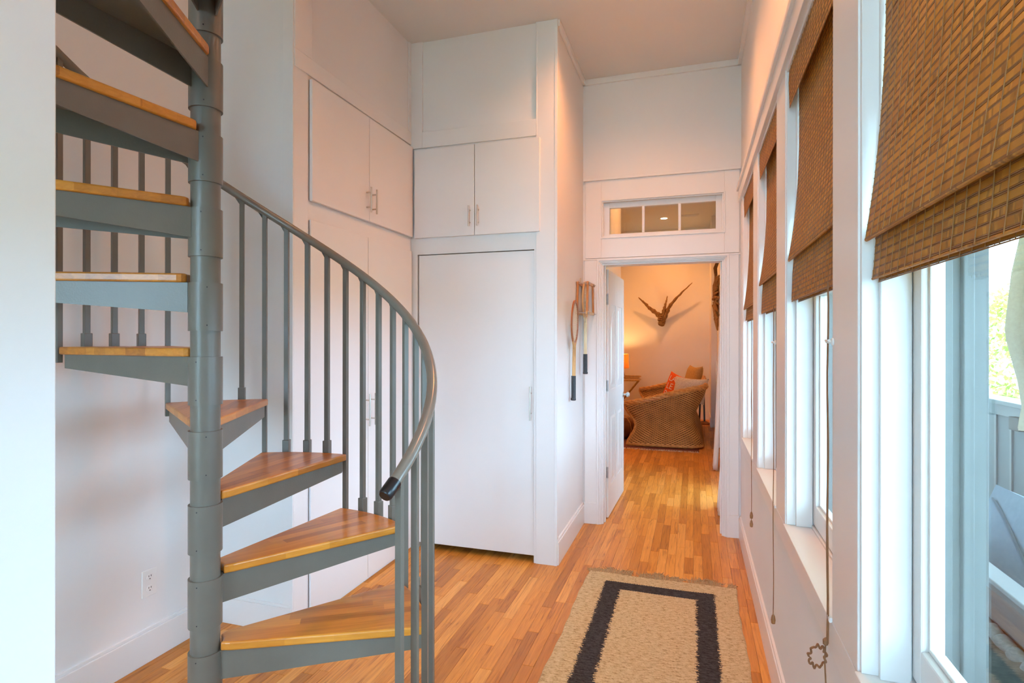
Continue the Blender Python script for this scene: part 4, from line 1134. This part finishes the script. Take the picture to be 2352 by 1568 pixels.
o = g.build('woven_shell', 'wicker', we, True); so_ = o.modifiers.new('thick', 'SOLIDIFY'); so_.thickness = .018; so_.offset = 0
def braid(path, R, r, name, twist=9.0):
    m = MB(); L_ = 0
    path = [Vector(p) for p in path]
    fine = []
    for a, b in zip(path, path[1:]):
        k_ = max(1, int((b - a).length / .012))
        for q in range(k_): fine.append(a.lerp(b, q / k_))
    fine.append(path[-1])
    for s in range(4):
        pts = []; acc_ = 0
        for i, p in enumerate(fine):
            if i: acc_ += (p - fine[i - 1]).length
            t = (fine[min(i + 1, len(fine) - 1)] - fine[max(i - 1, 0)]).normalized(); u = Vector((0, 0, 1)) if abs(t.z) < .9 else Vector((1, 0, 0))
            a = t.cross(u).normalized(); b = t.cross(a); an = acc_ * twist * 2 + s * PI / 2
            pts.append(p + a * R * math.cos(an) + b * R * math.sin(an))
        m.tube(pts, r, 6)
    return m.build(name, 'cane', we, True)
topp = [shell_pt(i, 1.0) for i in range(len(PL))]
braid(topp, .021, .019, 'braided_rim')
braid([shell_pt(i, 0) + Vector((0, 0, .008)) for i in range(len(PL))], .010, .013, 'base_rim')
for i in (0, len(PL) - 1): braid([shell_pt(i, k / 14) for k in range(15)], .010, .012, 'arm_edge')
g = MB(); g.uv = []
fr_ = [(sxf + .06, sy0 + .08), (sxf + .06, sy1 - .08)]
for k in range(30):
    y = sy0 + .09 + (sy1 - sy0 - .18) * k / 29
    for z in (.05, .18, .36): g.v.append((sxf + .07 + .03 * math.sin(PI * z / .4), y, z)); g.uv.append((y, z))
for k in range(29):
    for j in range(2): g.f.append((k * 3 + j, (k + 1) * 3 + j, (k + 1) * 3 + j + 1, k * 3 + j + 1))
g.build('front_skirt', 'wicker', we)
MB().cbox(cx_ - .37, cx_ + .35, sy0 + .17, sy1 - .17, .30, .44, .04).build('seat_pad', 'seat', we, True)

def pillow(name, c, w_, h_, d_, rx, ry, rz, mat, label, group='cushions on the wicker sofa'):
    n = 22; m = MB()
    rotm = Matrix.Rotation(rz, 3, 'Z') @ Matrix.Rotation(ry, 3, 'Y') @ Matrix.Rotation(rx, 3, 'X')
    def S(u, v, s): # u,v in -1..1 ; pillow stands in local YZ, thickness along x
        t = (max(0, 1 - u ** 4) * max(0, 1 - v ** 4)) ** .55
        pinch = 1 - .08 * (1 - abs(u) ** 1.5) * abs(v) ** 3
        return Vector((s * d_ / 2 * t, u * w_ / 2 * (1 - .07 * (1 - v * v) * u * u), v * h_ / 2 * (1 - .07 * (1 - u * u) * v * v) * pinch))
    for s in (1, -1):
        b0 = len(m.v)
        for i in range(n + 1):
            for j in range(n + 1): m.v.append((rotm @ S(-1 + 2 * i / n, -1 + 2 * j / n, s))[:])
        for i in range(n):
            for j in range(n): m.f.append((b0 + i * (n + 1) + j, b0 + (i + 1) * (n + 1) + j, b0 + (i + 1) * (n + 1) + j + 1, b0 + i * (n + 1) + j + 1))
    bm = bmesh.new(); me = bpy.data.meshes.new(name); me.from_pydata(m.v, [], m.f); bm.from_mesh(me); bmesh.ops.remove_doubles(bm, verts=bm.verts, dist=.0015)
    bmesh.ops.recalc_face_normals(bm, faces=bm.faces); bm.to_mesh(me); bm.free(); me.materials.append(MT[mat]); me.polygons.foreach_set('use_smooth', [True] * len(me.polygons))
    o = bpy.data.objects.new(name, me); COL.objects.link(o); o.location = c
    tag(o, label, 'cushion', group)
    return o, S, rotm
pillow('throw_pillow', (-.02, 10.00, .83), .46, .46, .16, 0, .28, .45, 'tan', 'ochre throw cushion against the far end of the sofa back')
po_, S_, rm_ = pillow('throw_pillow', (-.24, 9.00, .735), .46, .46, .14, .22, .30, .95, 'orange', 'bright orange cushion with white lettering')
pillow('throw_pillow', (-.06, 8.55, .765), .50, .38, .18, .05, .35, 1.15, 'cream', 'nubby cream cushion nearest the doorway')
# lettering on the orange cushion
tcu = bpy.data.curves.new('lettering', 'FONT'); tcu.body = 'LA BA\nLE LO\nBA LA'; tcu.align_x = 'CENTER'; tcu.align_y = 'CENTER'; tcu.size = .125; tcu.space_line = .95
tob = bpy.data.objects.new('lettering_tmp', tcu); COL.objects.link(tob)
dg = bpy.context.evaluated_depsgraph_get(); tme = bpy.data.meshes.new_from_object(tob.evaluated_get(dg)); bpy.data.objects.remove(tob)
bm = bmesh.new(); bm.from_mesh(tme); bmesh.ops.subdivide_edges(bm, edges=bm.edges, cuts=2); bm.to_mesh(tme); bm.free()
for s, nm in ((-1, 'lettering'),):
    for v in tme.vertices:
        u_, v_ = max(-.9, min(.9, v.co.x / .22)) * -s * -1, max(-.9, min(.9, v.co.y / .22))
        p = S_(u_, v_, s) + Vector((s * .003, 0, 0)); v.co = rm_ @ p
    tme.materials.append(MT['print']); lo = bpy.data.objects.new(nm, tme); COL.objects.link(lo); lo.parent = po_; lo['label'] = 'white lettering'

# kilim under the sofa
ke = empty('kilim_rug', (-1.0, 9.2, 0), 'maroon striped kilim rug under the wicker sofa', 'rug')
MB().box(-2.4, .065, 7.93, 10.5, .0005, .007).build('rug_field', 'kilim', ke)
fr = MB()
for i in range(240):
    x = -2.4 + 2.46 * (i + random.random()) / 240; dx = random.uniform(-.015, .015)
    fr.tube([(x, 7.935, .006), (x + dx, 7.90, .005), (x + dx * 2, 7.875 + random.uniform(-.01, .01), .002)], .0035, 4)
o = fr.build('fringe', 'fringe', ke); o['kind'] = 'stuff'
# leather pouf
pe_ = empty('leather_pouf', (-1.17, 8.75, .0085), 'brown leather pouf half hidden behind the open door', 'pouf')
MB().lathe([(.001, 0), (.22, 0), (.30, .05), (.33, .14), (.31, .24), (.25, .31), (.001, .335)], (-1.17, 8.75, .0085), 32).build('pouf_body', 'leather', pe_, True)
m = MB()
for k in range(12):
    a = 2 * PI * k / 12
    m.tube([(-1.17 + r_ * math.cos(a), 8.75 + r_ * math.sin(a), .0085 + z_) for r_, z_ in ((.30, .05), (.332, .14), (.312, .24), (.252, .312), (.08, .333))], .005, 5)
m.build('seams', 'cane', pe_, True)
# black stand behind the sofa
be = empty('black_stand', (.17, 10.62, 0), 'black floor stand with round base behind the sofa', 'stand')
MB().lathe([(.10, 0), (.10, .02), (.05, .05), (.02, .055)], (.17, 10.62, 0), 24).build('round_base', 'leather', be, True)
for dx in (-.05, .035): MB().bar((.14 + dx, 10.60, .05), (.14 + dx * .6, 10.60, .62), .03, .03).build('upright', 'black', be)

# driftwood antler ornament
AY = 11.17
ae = empty('driftwood_horns', (-.59, 11.21, 1.76), 'dark driftwood horns spread across the far wall', 'wall ornament')
def branch(pts, r0, r1, name, knots):
    n = 26; fine = []; rs = []
    P_ = [Vector(p) for p in pts]
    for k in range(n + 1):
        t = k / n * (len(P_) - 1); i = min(int(t), len(P_) - 2); f_ = t - i
        a, b = P_[max(i - 1, 0)], P_[i]; c, d_ = P_[i + 1], P_[min(i + 2, len(P_) - 1)]
        q = .5 * ((2 * b) + (c - a) * f_ + (2 * a - 5 * b + 4 * c - d_) * f_ ** 2 + (-a + 3 * b - 3 * c + d_) * f_ ** 3)
        fine.append(q + Vector((random.uniform(-1, 1), 0, random.uniform(-1, 1))) * .004)
        rs.append((r0 + (r1 - r0) * (k / n)) * (1 + knots * .35 * math.sin(k * 1.9) + random.uniform(-.08, .08)))
    MB().tube(fine, rs, 9).build(name, 'drift', ae, True)
branch([(-.58, AY - .02, 1.77), (-.63, AY - .05, 1.93), (-.78, AY - .08, 2.06), (-.90, AY - .10, 2.18), (-1.01, AY - .12, 2.285)], .062, .007, 'horn', .5)
branch([(-.57, AY - .03, 1.80), (-.55, AY - .10, 1.98), (-.51, AY - .13, 2.14), (-.475, AY - .13, 2.30)], .05, .005, 'horn', .4)
branch([(-.60, AY - .02, 1.765), (-.53, AY - .07, 1.90), (-.44, AY - .11, 2.10), (-.27, AY - .16, 2.30), (-.03, AY - .20, 2.53)], .060, .005, 'horn', .4)
branch([(-.585, AY - .05, 1.765), (-.605, AY - .08, 1.86), (-.58, AY - .09, 1.98)], .05, .028, 'root_stub', .8)

# driftwood wreath on the right wall of the far room
WY, WZ = 8.65, 2.03
wr = empty('driftwood_wreath', (FX - .02, WY, WZ), 'orange driftwood wreath seen edge-on inside the doorway', 'wall ornament')
for k in range(46):
    a = 2 * PI * k / 46 + random.uniform(-.1, .1); r0 = random.uniform(.04, .16); r1 = random.uniform(.26, .44); x = FX - .03 - random.uniform(0, .085)
    p = Vector((x, WY + r0 * math.cos(a), WZ + r0 * math.sin(a))); q = Vector((FX - .02 - random.uniform(0, .05), WY + r1 * math.cos(a + .15), WZ + r1 * math.sin(a + .15)))
    mid = (p + q) / 2 + Vector((-.012, random.uniform(-.02, .02), random.uniform(-.02, .02)))
    MB().tube([p, mid, q], [random.uniform(.014, .026), random.uniform(.016, .030), random.uniform(.006, .016)], 7).build('driftwood_piece', 'driftl', wr, True)
ho = empty('driftwood_hook', (FX - .03, 9.05, 2.55), 'single driftwood piece hanging above the wreath', 'wall ornament')
MB().tube([(FX - .03, 9.05, 2.66), (FX - .07, 9.05, 2.55), (FX - .06, 9.04, 2.42), (FX - .08, 9.04, 2.33)], [.022, .028, .022, .008], 8).build('driftwood_piece', 'drift', ho, True)
MB().box(FX - .08, FX, 9.03, 9.07, 2.655, 2.672).build('peg', 'trim', ho)

# far french door on the right wall with pull, and daylight opening behind curtains
dd = struct(MB().box(FX - .03, FX + .002, 7.55, 8.35, .0, 2.12).box(FX - .045, FX, 7.45, 7.55, 0, 2.12).box(FX - .045, FX, 8.35, 8.45, 0, 2.12).box(FX - .045, FX, 7.45, 8.45, 2.12, 2.22).build('door_3', 'trim', None, False, .003), 'white door in the right wall of the far room', 'door')
MB().tube([(FX - .03, 8.30, 1.20), (FX - .075, 8.30, 1.19), (FX - .082, 8.30, 1.05), (FX - .075, 8.30, .91), (FX - .03, 8.30, .90)], .009, 10).build('door_pull', 'plastic', dd, True)
g = MB().box(FX + .02, FX + .07, 5.35, 5.43, 0, 2.15).box(FX + .02, FX + .07, 6.07, 6.15, 0, 2.15).box(FX + .02, FX + .07, 5.35, 6.15, 2.07, 2.15).box(FX + .02, FX + .07, 5.35, 6.15, 0, .12)
w5 = struct(g.build('window_6', 'trim', None, False, .003), 'glazed opening behind the white curtain of the far room', 'window')
MB().box(FX + .043, FX + .047, 5.43, 6.07, .12, 2.07).build('pane', 'glass', w5)
portal(5.36, 6.14, .05, 2.15, XO + .03)
def curtain(y0, y1, xb, xt, label):
    n, mz = 60, 20; m = MB()
    for j in range(mz + 1):
        t = j / mz; z = .012 + 2.30 * t
        xx = xb + (xt - xb) * min(1, t * 1.25) ** .8
        for i in range(n + 1):
            s = i / n; amp = .022 * (1 - .45 * t)
            m.v.append((xx + amp * math.sin(s * 2 * PI * 3.5 + .6 * math.sin(t * 3)), y0 + (y1 - y0) * s, z))
    for j in range(mz):
        for i in range(n): m.f.append((j * (n + 1) + i, j * (n + 1) + i + 1, (j + 1) * (n + 1) + i + 1, (j + 1) * (n + 1) + i))
    o = m.build('curtain', 'curtain', None, True, 0, (xb, (y0 + y1) / 2, 0)); tag(o, label, 'curtain', 'white curtains of the far room')
    sm = o.modifiers.new('thick', 'SOLIDIFY'); sm.thickness = .003
curtain(5.02, 5.40, .214, .305, 'white curtain panel nearest the doorway, reaching the floor')
curtain(6.80, 7.15, .232, .300, 'white curtain panel farther into the far room')
rod = MB().tube([(.318, 4.9, 2.32), (.318, 7.3, 2.32)], .010, 10)
for y in (4.95, 6.05, 7.2): rod.tube([(.318, y, 2.32), (FX + .002, y, 2.32)], .007, 8)
tag(rod.build('curtain_rod', 'nickel', None, True, 0, (.318, 6.1, 2.32)), 'metal rod carrying the white curtains', 'curtain rod')

# ------------------------------------------------------------------ outside
struct(MB().box(-40, 60, -40, 80, -3.2, -3.0).build('ground', 'grass'), 'dry grass ground below the deck', 'ground')
dk = struct(MB().box(XO, 2.25, -2.5, 9.0, -.30, -.06).build('deck_base', 'bench'), 'weathered deck outside the windows', 'deck')
for k in range(12): MB().box(XO + .005 + k * .145, XO + .14 + k * .145, -2.5, 9.0, -.06, -.03).build('deck_board', 'deck', dk)
struct(MB().box(XO, 2.40, -2.5, 9.0, 2.78, 2.90).build('added_deck_roof', 'trim'), 'unseen white roof added to cut skylight on the deck and windows', 'roof')  # added out of view to hold back sky light on the jambs
for yy in (-2.4, 8.9): struct(MB().box(2.05, 2.17, yy - .06, yy + .06, -.06, 2.78).build('added_roof_post', 'trim'), 'white post carrying the added deck roof', 'post')  # supports for the added roof
pe2 = empty('deck_railing', (2.06, 3.5, -.03), 'blue-grey board railing with a white cap along the deck', 'railing')
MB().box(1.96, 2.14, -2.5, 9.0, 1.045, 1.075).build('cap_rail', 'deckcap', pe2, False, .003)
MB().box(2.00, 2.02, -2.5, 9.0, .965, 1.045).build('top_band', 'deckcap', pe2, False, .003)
y = -2.5; bmx = None
while y < 9.0:
    MB().box(2.02, 2.045, y + .004, y + .20, -.03, 1.045).build('board', 'deckrail', pe2, False, .002)
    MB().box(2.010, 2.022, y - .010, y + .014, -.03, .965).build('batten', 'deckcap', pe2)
    y += .204
be = empty('deck_bracket', (1.97, 4.52, .93), 'dark bracket fixed to the deck railing', 'bracket')
MB().cbox(1.955, 1.998, 4.42, 4.54, .90, .985, .004).build('bracket_box', 'bench', be)
# outdoor daybed
se = empty('outdoor_daybed', (1.5, 2.6, -.03), 'grey teak daybed with pale blue canvas cushions on the deck', 'daybed')
MB().cbox(1.10, 1.135, 1.7, 3.52, .40, .545, .004).build('side_rail', 'bench', se)
MB().cbox(1.085, 1.165, 1.7, 3.52, .545, .565, .004).build('arm_board', 'benchtop', se)
MB().cbox(1.82, 1.86, 1.7, 3.52, .30, .62, .004).build('side_rail', 'bench', se)
for yy in (1.75, 3.47):
    for xx in (1.118, 1.84): MB().box(xx - .03, xx + .03, yy - .03, yy + .03, -.03, .55).build('leg', 'bench', se)
MB().cbox(1.12, 1.84, 1.72, 3.50, .16, .24, .01).build('seat_platform', 'bench', se)
m = MB(); n1, n2 = 40, 14
for s_, dxx in ((0, 0.), (1, .16)):
    b0 = len(m.v)
    for i in range(n1 + 1):
        for j in range(n2 + 1):
            u = i / n1; v = j / n2; puff = (max(0, 1 - (2 * u - 1) ** 6) * max(0, 1 - (2 * v - 1) ** 4)) ** .5
            fold = .012 * math.sin(u * 17 + v * 3) * puff
            xx = 1.24 + .20 * v + (dxx + .02) * puff * (1 if s_ else -.35) + (fold if not s_ else 0)
            m.v.append((xx, 1.78 + 1.68 * u, .26 + .50 * v))
    for i in range(n1):
        for j in range(n2): m.f.append((b0 + i * (n2 + 1) + j, b0 + (i + 1) * (n2 + 1) + j, b0 + (i + 1) * (n2 + 1) + j + 1, b0 + i * (n2 + 1) + j + 1))
m.build('back_cushion', 'blue', se, True)
m = MB()
for k in range(3): m.tube([(1.24 + .4 * (.44 - .36 * t_) - .016, 3.40 - 1.0 * t_, .70 - .36 * t_ + .012 * math.sin(t_ * 11)) for t_ in np.linspace(0, 1, 24)], .008, 6)
m.build('cushion_seam', 'blue', se, True)
te_ = se
m = MB(); n1, n2 = 50, 16
for i in range(n1 + 1):
    for j in range(n2 + 1):
        u = i / n1; v = j / n2; y = 1.7 + 1.8 * u; x = 1.085 - .42 * v
        z = .37 - .10 * v - .30 * max(0, v - .62) ** 1.0 + .018 * math.sin(u * 21 + v * 6) + .012 * math.sin(v * 15 + u * 7)
        m.v.append((x, y, z))
for i in range(n1):
    for j in range(n2): m.f.append((i * (n2 + 1) + j, (i + 1) * (n2 + 1) + j, (i + 1) * (n2 + 1) + j + 1, i * (n2 + 1) + j + 1))
o = m.build('fleece_throw', 'fleece', te_, True); o['label'] = 'grey teal fleece throw'; sm = o.modifiers.new('thick', 'SOLIDIFY'); sm.thickness = .03
m = MB()
m.tube([(1.080 + .006 * math.sin(k * 1.7), 1.7 + 1.8 * k / 60, .372 + .006 * math.sin(k * 2.3)) for k in range(61)], [.024 + .006 * math.sin(k * 2.1) for k in range(61)], 10)
m.build('piped_edge', 'piping', te_, True)
# closed umbrella
ue = empty('closed_umbrella', (1.76, 3.72, -.03), 'closed cream canvas patio umbrella beside the deck railing', 'umbrella')
m = MB(); nn = 40
prof = [(2.35, .02), (2.15, .075), (1.85, .125), (1.55, .150), (1.48, .145), (1.25, .10), (1.12, .085), (1.05, .095), (1.0, .10)]
for z, r_ in prof:
    for k in range(nn):
        a = 2 * PI * k / nn; rr = r_ * (1 + .16 * math.cos(8 * a)); m.v.append((1.76 + rr * math.cos(a), 3.72 + rr * math.sin(a), z))
for i in range(len(prof) - 1):
    for k in range(nn): m.f.append((i * nn + k, i * nn + (k + 1) % nn, (i + 1) * nn + (k + 1) % nn, (i + 1) * nn + k))
m.build('canopy', 'canvas', ue, True)
MB().tube([(1.76, 3.72, -.03), (1.76, 3.72, 2.42)], .02, 10).build('pole', 'bench', ue, True)
MB().lathe([(.17, 0), (.17, .05), (.06, .08), (.03, .20)], (1.76, 3.72, -.03), 24).build('base', 'bench', ue, True)
# trees beyond the deck
def tree(x, y, zc, r, n, label):
    e = empty('garden_tree', (x, y, -3.0), label, 'tree', 'trees beyond the deck')
    MB().tube([(x, y, -3.0), (x + .1, y, -1.2), (x, y + .1, zc)], [.14, .11, .05], 8).build('trunk', 'bark', e, True)
    d_ = rng.normal(size=(n, 3)); d_ /= np.linalg.norm(d_, axis=1)[:, None]
    rad = r * rng.uniform(.35, 1.0, n) ** .5 * (1 + .25 * np.sin(d_[:, 0] * 7) * np.cos(d_[:, 2] * 6))
    cpos = np.array([x, y, zc]) + d_ * rad[:, None] * np.array([1, 1, 1.15])
    t1 = rng.normal(size=(n, 3)); t1 /= np.linalg.norm(t1, axis=1)[:, None]; t2 = np.cross(t1, rng.normal(size=(n, 3))); t2 /= np.linalg.norm(t2, axis=1)[:, None]
    s = rng.uniform(.045, .085, n)[:, None]
    V = np.stack([cpos - t1 * s, cpos + t2 * s * .45, cpos + t1 * s, cpos - t2 * s * .45], 1).reshape(-1, 3) - np.array([x, y, -3.0])
    me = bpy.data.meshes.new('foliage'); me.from_pydata(V.tolist(), [], [(4 * i, 4 * i + 1, 4 * i + 2, 4 * i + 3) for i in range(n)])
    me.materials.append(MT['leaves']); o = bpy.data.objects.new('foliage', me); COL.objects.link(o); o.parent = e; o['kind'] = 'stuff'
tree(6.0, 13.2, .9, 1.75, 8000, 'sunlit yellow green tree nearest the deck railing')
tree(4.3, 18.5, .6, 2.6, 9000, 'lower sunlit tree behind the railing, left part of the pane')
tree(10.2, 14.6, 1.0, 2.0, 7000, 'sunlit tree farther right beyond the deck')
